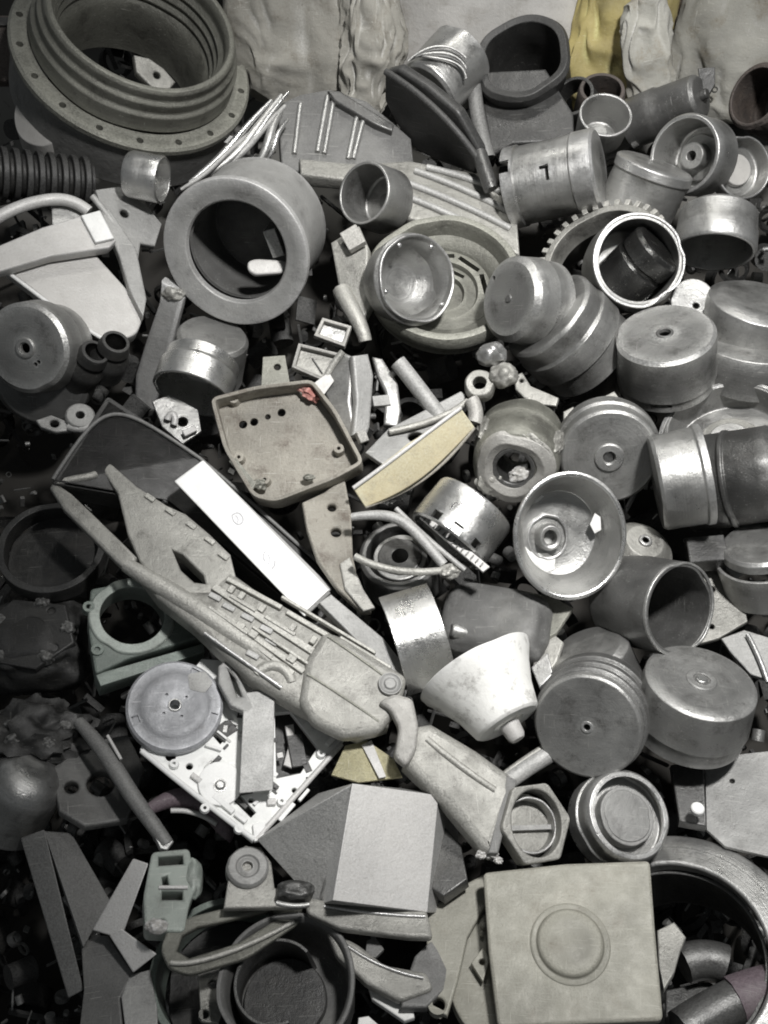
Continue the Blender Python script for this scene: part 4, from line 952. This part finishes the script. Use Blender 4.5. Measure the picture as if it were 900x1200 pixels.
# pale box
T = Thing('pale_box', 'pale wedge sided metal box with a flat bright lid', 'box', 450, 990, 108, 10, 26)
poly3(T, 'case', [(414, 918, 0), (514, 932, 0), (500, 1070, 0), (390, 1056, 0), (300, 984, -72), (372, 1062, -86), (540, 1070, -90), (536, 930, -90), (372, 930, -84)],
      [(0, 1, 2, 3), (0, 3, 5, 4), (0, 4, 8), (1, 7, 6, 2), (2, 6, 5, 3), (0, 8, 7, 1), (4, 5, 6, 7, 8)], GRY, bev=1.5)
plate(T, 'lid', [(413, 918), (514, 932), (501, 1069), (390, 1055)], 3, PALE, z=3.2, bev=.8)
T = Thing('dark_slab', 'dark slab edge standing beside the pale wedge sided box', 'slab', 530, 1000, 70, 100, 30)
plate(T, 'slab', [(514, 960), (540, 990), (548, 1030), (520, 1050), (505, 1040)], 20, STD, bev=2)

# far left pieces, materials blackened to stand in for shade
def arcpiece(label, X, Y, h, R, ang, tilt, m, a0, a1, name='dark_ring', t=8, dpt=24):
    T = Thing(name, label, 'ring', X, Y, h, ang, tilt)
    lathe(T, 'ring', [(R - t, 0), (R, 0), (R, -dpt), (R - t, -dpt)], m, True, a0=a0, a1=a1)
    lathe(T, 'disc', [(0, -dpt + 2), (R - t, -dpt + 2), (R - t, -dpt - 4), (0, -dpt - 4)], m, False)
    return T
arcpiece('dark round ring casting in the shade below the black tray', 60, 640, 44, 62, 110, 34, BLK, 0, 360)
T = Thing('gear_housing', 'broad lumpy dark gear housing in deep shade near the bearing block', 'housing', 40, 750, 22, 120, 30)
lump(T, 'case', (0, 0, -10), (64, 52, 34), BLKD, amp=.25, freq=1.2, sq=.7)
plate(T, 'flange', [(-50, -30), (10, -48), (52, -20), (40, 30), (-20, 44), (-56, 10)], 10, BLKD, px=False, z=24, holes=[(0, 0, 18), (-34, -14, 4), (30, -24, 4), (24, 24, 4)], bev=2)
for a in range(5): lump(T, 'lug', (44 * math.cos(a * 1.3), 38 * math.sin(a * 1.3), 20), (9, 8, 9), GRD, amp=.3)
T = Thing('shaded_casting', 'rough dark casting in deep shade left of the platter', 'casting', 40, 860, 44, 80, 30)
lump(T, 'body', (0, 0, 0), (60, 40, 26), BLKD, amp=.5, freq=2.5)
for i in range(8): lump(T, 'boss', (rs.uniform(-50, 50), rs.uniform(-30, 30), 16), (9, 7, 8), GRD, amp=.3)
cup('dark rounded cylinder in the shade at the left edge', 42, 900, 66, 60, 48, [(20, 0), (34, -6), (44, -20), (46, -90)], 'closed', m=AL, name='electric_motor', cat='motor')
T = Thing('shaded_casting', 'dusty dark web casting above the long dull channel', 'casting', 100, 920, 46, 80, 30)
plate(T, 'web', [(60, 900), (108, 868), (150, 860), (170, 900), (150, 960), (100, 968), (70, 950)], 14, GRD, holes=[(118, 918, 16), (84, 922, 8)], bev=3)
T = Thing('bent_lever', 'dark bent lever reaching down toward the slotted block', 'lever', 160, 930, 70, 70, 28)
tube(T, 'lever', [(92, 846, -10), (124, 880, 0), (150, 930, 5), (184, 972, 5), (196, 990, 4)], 9, GRD, taper=[.8, 1.2, 1.1, 1, .9])
plate(T, 'end_blade', [(174, 964), (186, 958), (204, 986), (196, 996), (188, 994)], 8, AL, z=8, bev=1.5)
tube(T, 'bead', [(126, 862, 10), (142, 890, 12)], 2, PALE)
T = Thing('pink_strap', 'dusty pink strap curling under the white drive frame', 'strap', 225, 940, 62, 80, 30)
tube(T, 'strap', [(176, 948, 0), (205, 930, 6), (240, 936, 6), (270, 972, 0), (262, 982, -5)], 12, PINK, taper=[.6, 1, 1.1, 1, .8])
tube(T, 'strap_edge', [(200, 950, 8), (230, 948, 10), (254, 966, 8)], 3, PALE)
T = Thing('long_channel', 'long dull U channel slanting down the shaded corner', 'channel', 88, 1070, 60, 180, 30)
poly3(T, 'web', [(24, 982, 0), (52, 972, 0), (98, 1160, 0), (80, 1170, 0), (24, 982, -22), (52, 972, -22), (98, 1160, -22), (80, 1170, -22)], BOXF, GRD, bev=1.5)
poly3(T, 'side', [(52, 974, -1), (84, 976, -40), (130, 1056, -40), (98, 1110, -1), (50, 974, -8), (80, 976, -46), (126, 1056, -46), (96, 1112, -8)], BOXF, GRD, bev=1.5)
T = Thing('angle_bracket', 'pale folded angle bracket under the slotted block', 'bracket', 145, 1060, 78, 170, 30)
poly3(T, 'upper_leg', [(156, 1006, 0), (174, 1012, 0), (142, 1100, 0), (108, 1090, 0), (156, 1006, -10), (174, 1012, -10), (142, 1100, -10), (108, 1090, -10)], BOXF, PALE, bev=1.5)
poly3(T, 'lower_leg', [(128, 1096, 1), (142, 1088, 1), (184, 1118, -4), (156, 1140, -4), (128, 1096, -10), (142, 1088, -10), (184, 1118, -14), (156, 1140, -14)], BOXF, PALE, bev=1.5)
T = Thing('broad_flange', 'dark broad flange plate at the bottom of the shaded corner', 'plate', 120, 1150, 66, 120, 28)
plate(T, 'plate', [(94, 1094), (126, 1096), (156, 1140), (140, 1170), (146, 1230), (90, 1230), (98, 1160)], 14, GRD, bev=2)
T = Thing('pale_flap', 'grey flap piece left of the dark plastic tub', 'flap', 162, 1170, 74, 100, 28)
plate(T, 'flap', [(142, 1168), (152, 1142), (176, 1136), (184, 1180), (186, 1230), (150, 1230)], 8, GRY, bev=1.5)
T = Thing('slotted_block', 'grey rounded block with rectangular sockets', 'socket block', 198, 1040, 96, 80, 25)
o = [(178, 998), (222, 994), (230, 1040), (222, 1060), (216, 1092), (170, 1090), (168, 1050)]
plate(T, 'body', o, 30, GREENL, rnd=6, bev=3, holes=[[(186, 1004), (214, 1002), (215, 1012), (186, 1014)], [(190, 1028), (196, 1026), (198, 1036), (191, 1038)], [(190, 1044), (214, 1044), (214, 1054), (190, 1054)], (190, 1080, 3)])
plate(T, 'back_plate', o, 4, STD, z=-24, rnd=6)
tube(T, 'bead', [(186, 1040, 1), (220, 1040, 1)], 2.4, PALE)
lump(T, 'side_bulge', (226, 1030, -10), (12, 26, 14), GREENL, amp=.1, px=True)
lump(T, 'foot', (184, 1086, 0), (12, 8, 9), PALE, amp=.3, px=True)
T = Thing('eye_bracket', 'grey bracket with a round eyelet left of the pale box', 'bracket', 292, 1018, 94, 80, 25)
plate(T, 'bracket', [(272, 1000), (288, 990), (306, 992), (318, 1010), (322, 1040), (360, 1050), (352, 1062), (262, 1064)], 12, CAST, bev=3)
lathe(T, 'eyelet', [(6, 3), (12, 1), (14, 4), (22, 4), (25, 0), (25, -14), (6, -14)], GRY, True, loc=T.loc(290, 1016, 4), bev=.8)
T = Thing('black_clip', 'black ribbed clip resting beside the eyelet bracket', 'clip', 345, 1046, 100, 80, 25)
lump(T, 'clip', (0, 0, 0), (22, 12, 14), STD, amp=.15, sq=.7)
tube(T, 'bead', [(324, 1058, 8), (345, 1064, 9), (362, 1060, 8)], 3, ALM)
T = Thing('handle_ring', 'rounded grey grab handle arched over the black rimmed pan', 'handle', 260, 1100, 94, 80, 25)
plate(T, 'handle', [(188, 1112), (196, 1088), (222, 1074), (330, 1046), (356, 1056), (352, 1080), (290, 1122), (222, 1142), (198, 1134)], 10, OLIVE, z=6, bev=3, rnd=8, holes=[[(208, 1114), (214, 1096), (232, 1086), (320, 1066), (328, 1074), (280, 1104), (222, 1122)]])
tube(T, 'bead', [(200, 1128, 8), (224, 1134, 9), (286, 1114, 9), (344, 1080, 8)], 3, CAST)
T = Thing('rimmed_pan', 'wide thin rimmed dark pan behind the plastic tub', 'pan', 262, 1138, 62, 115, 22)
lathe(T, 'wall', [(80, 0), (84, 0), (82, -50), (78, -50)], GREEN, True, a0=50, a1=290)
lathe(T, 'rim', [(79, 1.5), (87, 1.5), (87, -3), (79, -3)], GREEN, True, a0=50, a1=290)
lathe(T, 'floor', [(0, -48), (76, -48), (76, -52), (0, -52)], BLK, False)
T = Thing('holed_tab', 'pale casting tab with two holes inside the thin rimmed pan', 'casting', 246, 1158, 66, 80, 25)
plate(T, 'tab', [(232, 1140), (262, 1132), (270, 1160), (256, 1200), (236, 1196)], 8, CAST, holes=[(250, 1153, 5), (240, 1188, 5)], bev=2)
T = Thing('plastic_tub', 'glossy black plastic tub with curved inner walls', 'tub', 336, 1150, 102, 110, 20)
lathe(T, 'tub', [(0, -78), (60, -78), (68, -70), (74, -4), (77, 0), (81, 0), (82, -4), (76, -76), (66, -84), (0, -84)], GRD, False, seg=90, wob=.02)
lathe(T, 'inner_sleeve', [(46, -8), (50, -8), (56, -76), (50, -76)], STD, True, a0=40, a1=290, loc=(-14, 4, 0))
lathe(T, 'inner_floor', [(0, -66), (50, -66), (52, -74), (0, -74)], BLK, False, loc=(-10, 0, 0))
T = Thing('flat_lever', 'long flat dirty lever under the pale box', 'lever', 440, 1080, 96, 85, 25)
plate(T, 'lever', [(356, 1050), (390, 1056), (500, 1066), (508, 1098), (480, 1098), (400, 1088), (360, 1070)], 14, CAST, z=4, bev=4, rnd=5, wp=1)
tube(T, 'bead', [(380, 1062, 5), (440, 1072, 6), (498, 1074, 5)], 2, AL)
T = Thing('claw_arm', 'curved grey claw arm below the flat dirty lever', 'arm', 450, 1130, 88, 85, 25)
plate(T, 'arm', [(380, 1084), (420, 1106), (452, 1130), (500, 1138), (508, 1158), (470, 1172), (430, 1152), (394, 1118)], 18, CAST, z=4, bev=5, rnd=6, wp=1)
tube(T, 'bead', [(396, 1100, 5), (440, 1136, 6), (496, 1146, 5)], 2, AL)
plate(T, 'jaw', [(486, 1120), (506, 1100), (528, 1130), (520, 1160), (500, 1180), (470, 1180), (472, 1160)], 16, GRD, bev=3, z=-4)
plate(T, 'tooth', [(430, 1102), (440, 1098), (450, 1112), (440, 1122), (428, 1118)], 8, GRD, z=0)
T = Thing('white_plug', 'chipped white connector strip at the bottom between dark gaps', 'connector', 458, 1176, 84, 85, 25)
plate(T, 'strip', [(432, 1156), (442, 1152), (484, 1180), (486, 1192), (474, 1196), (436, 1170)], 10, WHITED, bev=2)
plate(T, 'strip', [(420, 1192), (432, 1190), (448, 1204), (440, 1212), (418, 1210)], 10, WHITED, bev=2)

# lower right
T = Thing('round_base_plate', 'olive grey round base plate under the square cover', 'base plate', 585, 1110, 74, 85, 24)
lathe(T, 'disc', [(0, 0), (84, 0), (88, -2), (90, -14), (0, -14)], BEIGE, False, seg=90, loc=(30, -30, -4))
plate(T, 'arc_rim', [(500, 1068), (530, 1044), (566, 1024), (590, 1020), (590, 1036), (568, 1062), (548, 1098), (536, 1150), (524, 1190), (504, 1180), (500, 1120)], 12, BEIGE, z=6, bev=3, holes=[(567, 1082, 4), (513, 1177, 8), (565, 1092, 2.5)])
plate(T, 'ear', [(552, 1128), (566, 1110), (574, 1124), (566, 1150)], 8, BEIGE, z=10, holes=[(565, 1127, 3.5)], bev=1.5)
T = Thing('white_crumbs', 'small white crumbled plaster bits behind the square cover', 'debris', 574, 1006, 92, 80, 25)
for X, Y, r in ((564, 1002, 6), (576, 1000, 7), (584, 1008, 5)): lump(T, 'crumb', (X, Y, 0), (r, r * .8, r * .7), PALE, amp=.5, px=True)
T = Thing('square_cover', 'square beige cover plate with a raised round boss', 'cover', 672, 1102, 112, 80, 18)
plate(T, 'plate', [(566, 1022), (660, 1012), (762, 1008), (768, 1090), (778, 1196), (690, 1200), (584, 1204), (572, 1110)], 16, BEIGE, bev=3.5, rnd=7, wp=.8)
b = T.loc(668, 1106, 0)
lathe(T, 'boss', [(0, 8), (34, 8), (37, 6), (39, 1.5), (45, 2), (47, 0), (47, -6), (0, -6)], BEIGE, False, seg=70, loc=b, wob=.003, bev=1)
T = Thing('large_ring', 'large polished steel ring cropped by the edge', 'steel ring', 790, 1120, 70, 118, 20)
lathe(T, 'ring', [(106, 6), (110, 8), (146, -4), (150, -8), (150, -30), (144, -34), (106, -10)], AL, True, seg=140, bev=1.5, wob=.006)
T = Thing('ring_liner', 'dark worn liner drum inside the large polished ring', 'liner', 790, 1122, 62, 118, 20)
lathe(T, 'liner', [(100, 0), (104, 0), (104, -90), (98, -90)], STD, True, seg=120)
T = Thing('purple_tube', 'dull purplish tube crossing inside the large ring', 'tube', 850, 1160, 70, 80, 30)
tube(T, 'tube', [(800, 1210, 0), (850, 1176, 4), (900, 1160, 4)], 26, STD)
tube(T, 'sleeve', [(860, 1174, 4), (880, 1166, 5), (905, 1160, 4)], 28, PINK)
T = Thing('broken_casting', 'jagged pale casting corner beside the square cover', 'casting', 790, 1110, 84, 80, 28)
plate(T, 'web', [(770, 1090), (790, 1080), (804, 1098), (798, 1112), (790, 1140), (778, 1160), (772, 1130)], 12, CAST, bev=2)
T = Thing('dark_pipe', 'dark short pipe between the polished ring and broken casting', 'pipe', 822, 1130, 64, 80, 40)
tube(T, 'pipe', [(800, 1130, 0), (826, 1120, 4), (850, 1130, 0)], 22, STD)
T = Thing('edge_plate', 'narrow bluish plate at the very bottom under the ring', 'plate', 830, 1190, 66, 80, 30)
plate(T, 'plate', [(780, 1160), (830, 1150), (890, 1180), (890, 1230), (780, 1230)], 10, STD, bev=2)

# added light blocker, unseen above the frame: it keeps the lamp off the lower corner of the heap
LP = Vector((0.33, -0.30, 1.40))
blocker_px = [(-420, 380), (70, 440), (92, 560), (104, 700), (84, 800), (44, 900), (50, 1000), (110, 1100), (150, 1300), (-420, 1500)]
fp = [LP + (on_pile(X, Y, 0) - LP) * 0.26 for X, Y in blocker_px]
bm = bmesh.new()
va = [bm.verts.new(p) for p in fp]; vb = [bm.verts.new(p + (LP - p).normalized() * 0.004) for p in fp]
n = len(fp); bm.faces.new(va); bm.faces.new(vb[::-1])
for i in range(n): bm.faces.new((va[i], va[(i + 1) % n], vb[(i + 1) % n], vb[i]))
bmesh.ops.recalc_face_normals(bm, faces=bm.faces)
me = bpy.data.meshes.new('flap'); bm.to_mesh(me); bm.free(); finish(me, BLK, smooth=False)
e = bpy.data.objects.new('added_shade_rig', None); COL.objects.link(e); e.location = LP
e['label'] = 'unseen black hood and flap added above the heap to shade its left'; e['category'] = 'lamp'
bpy.context.view_layer.update()
o = bpy.data.objects.new('flap', me); COL.objects.link(o); o.parent = e; o.matrix_parent_inverse = Matrix.Translation(-LP)  # unseen blocker, added only to darken the left side
def lamp_part(name, prof, m):
    me = lathe_mesh(prof, True, 40, 0, 360, 0, 0); finish(me, m)
    o = bpy.data.objects.new(name, me); COL.objects.link(o); o.parent = e
    o.rotation_euler = (Vector((0.20, 0.13, 0)) - LP).to_track_quat('-Z', 'Y').to_euler()
    return o
lamp_part('housing', [(0.07, -0.03), (0.072, -0.03), (0.06, 0.06), (0.02, 0.10), (0.018, 0.095), (0.056, 0.058)], BLK)  # unseen hood added to carry the blocker
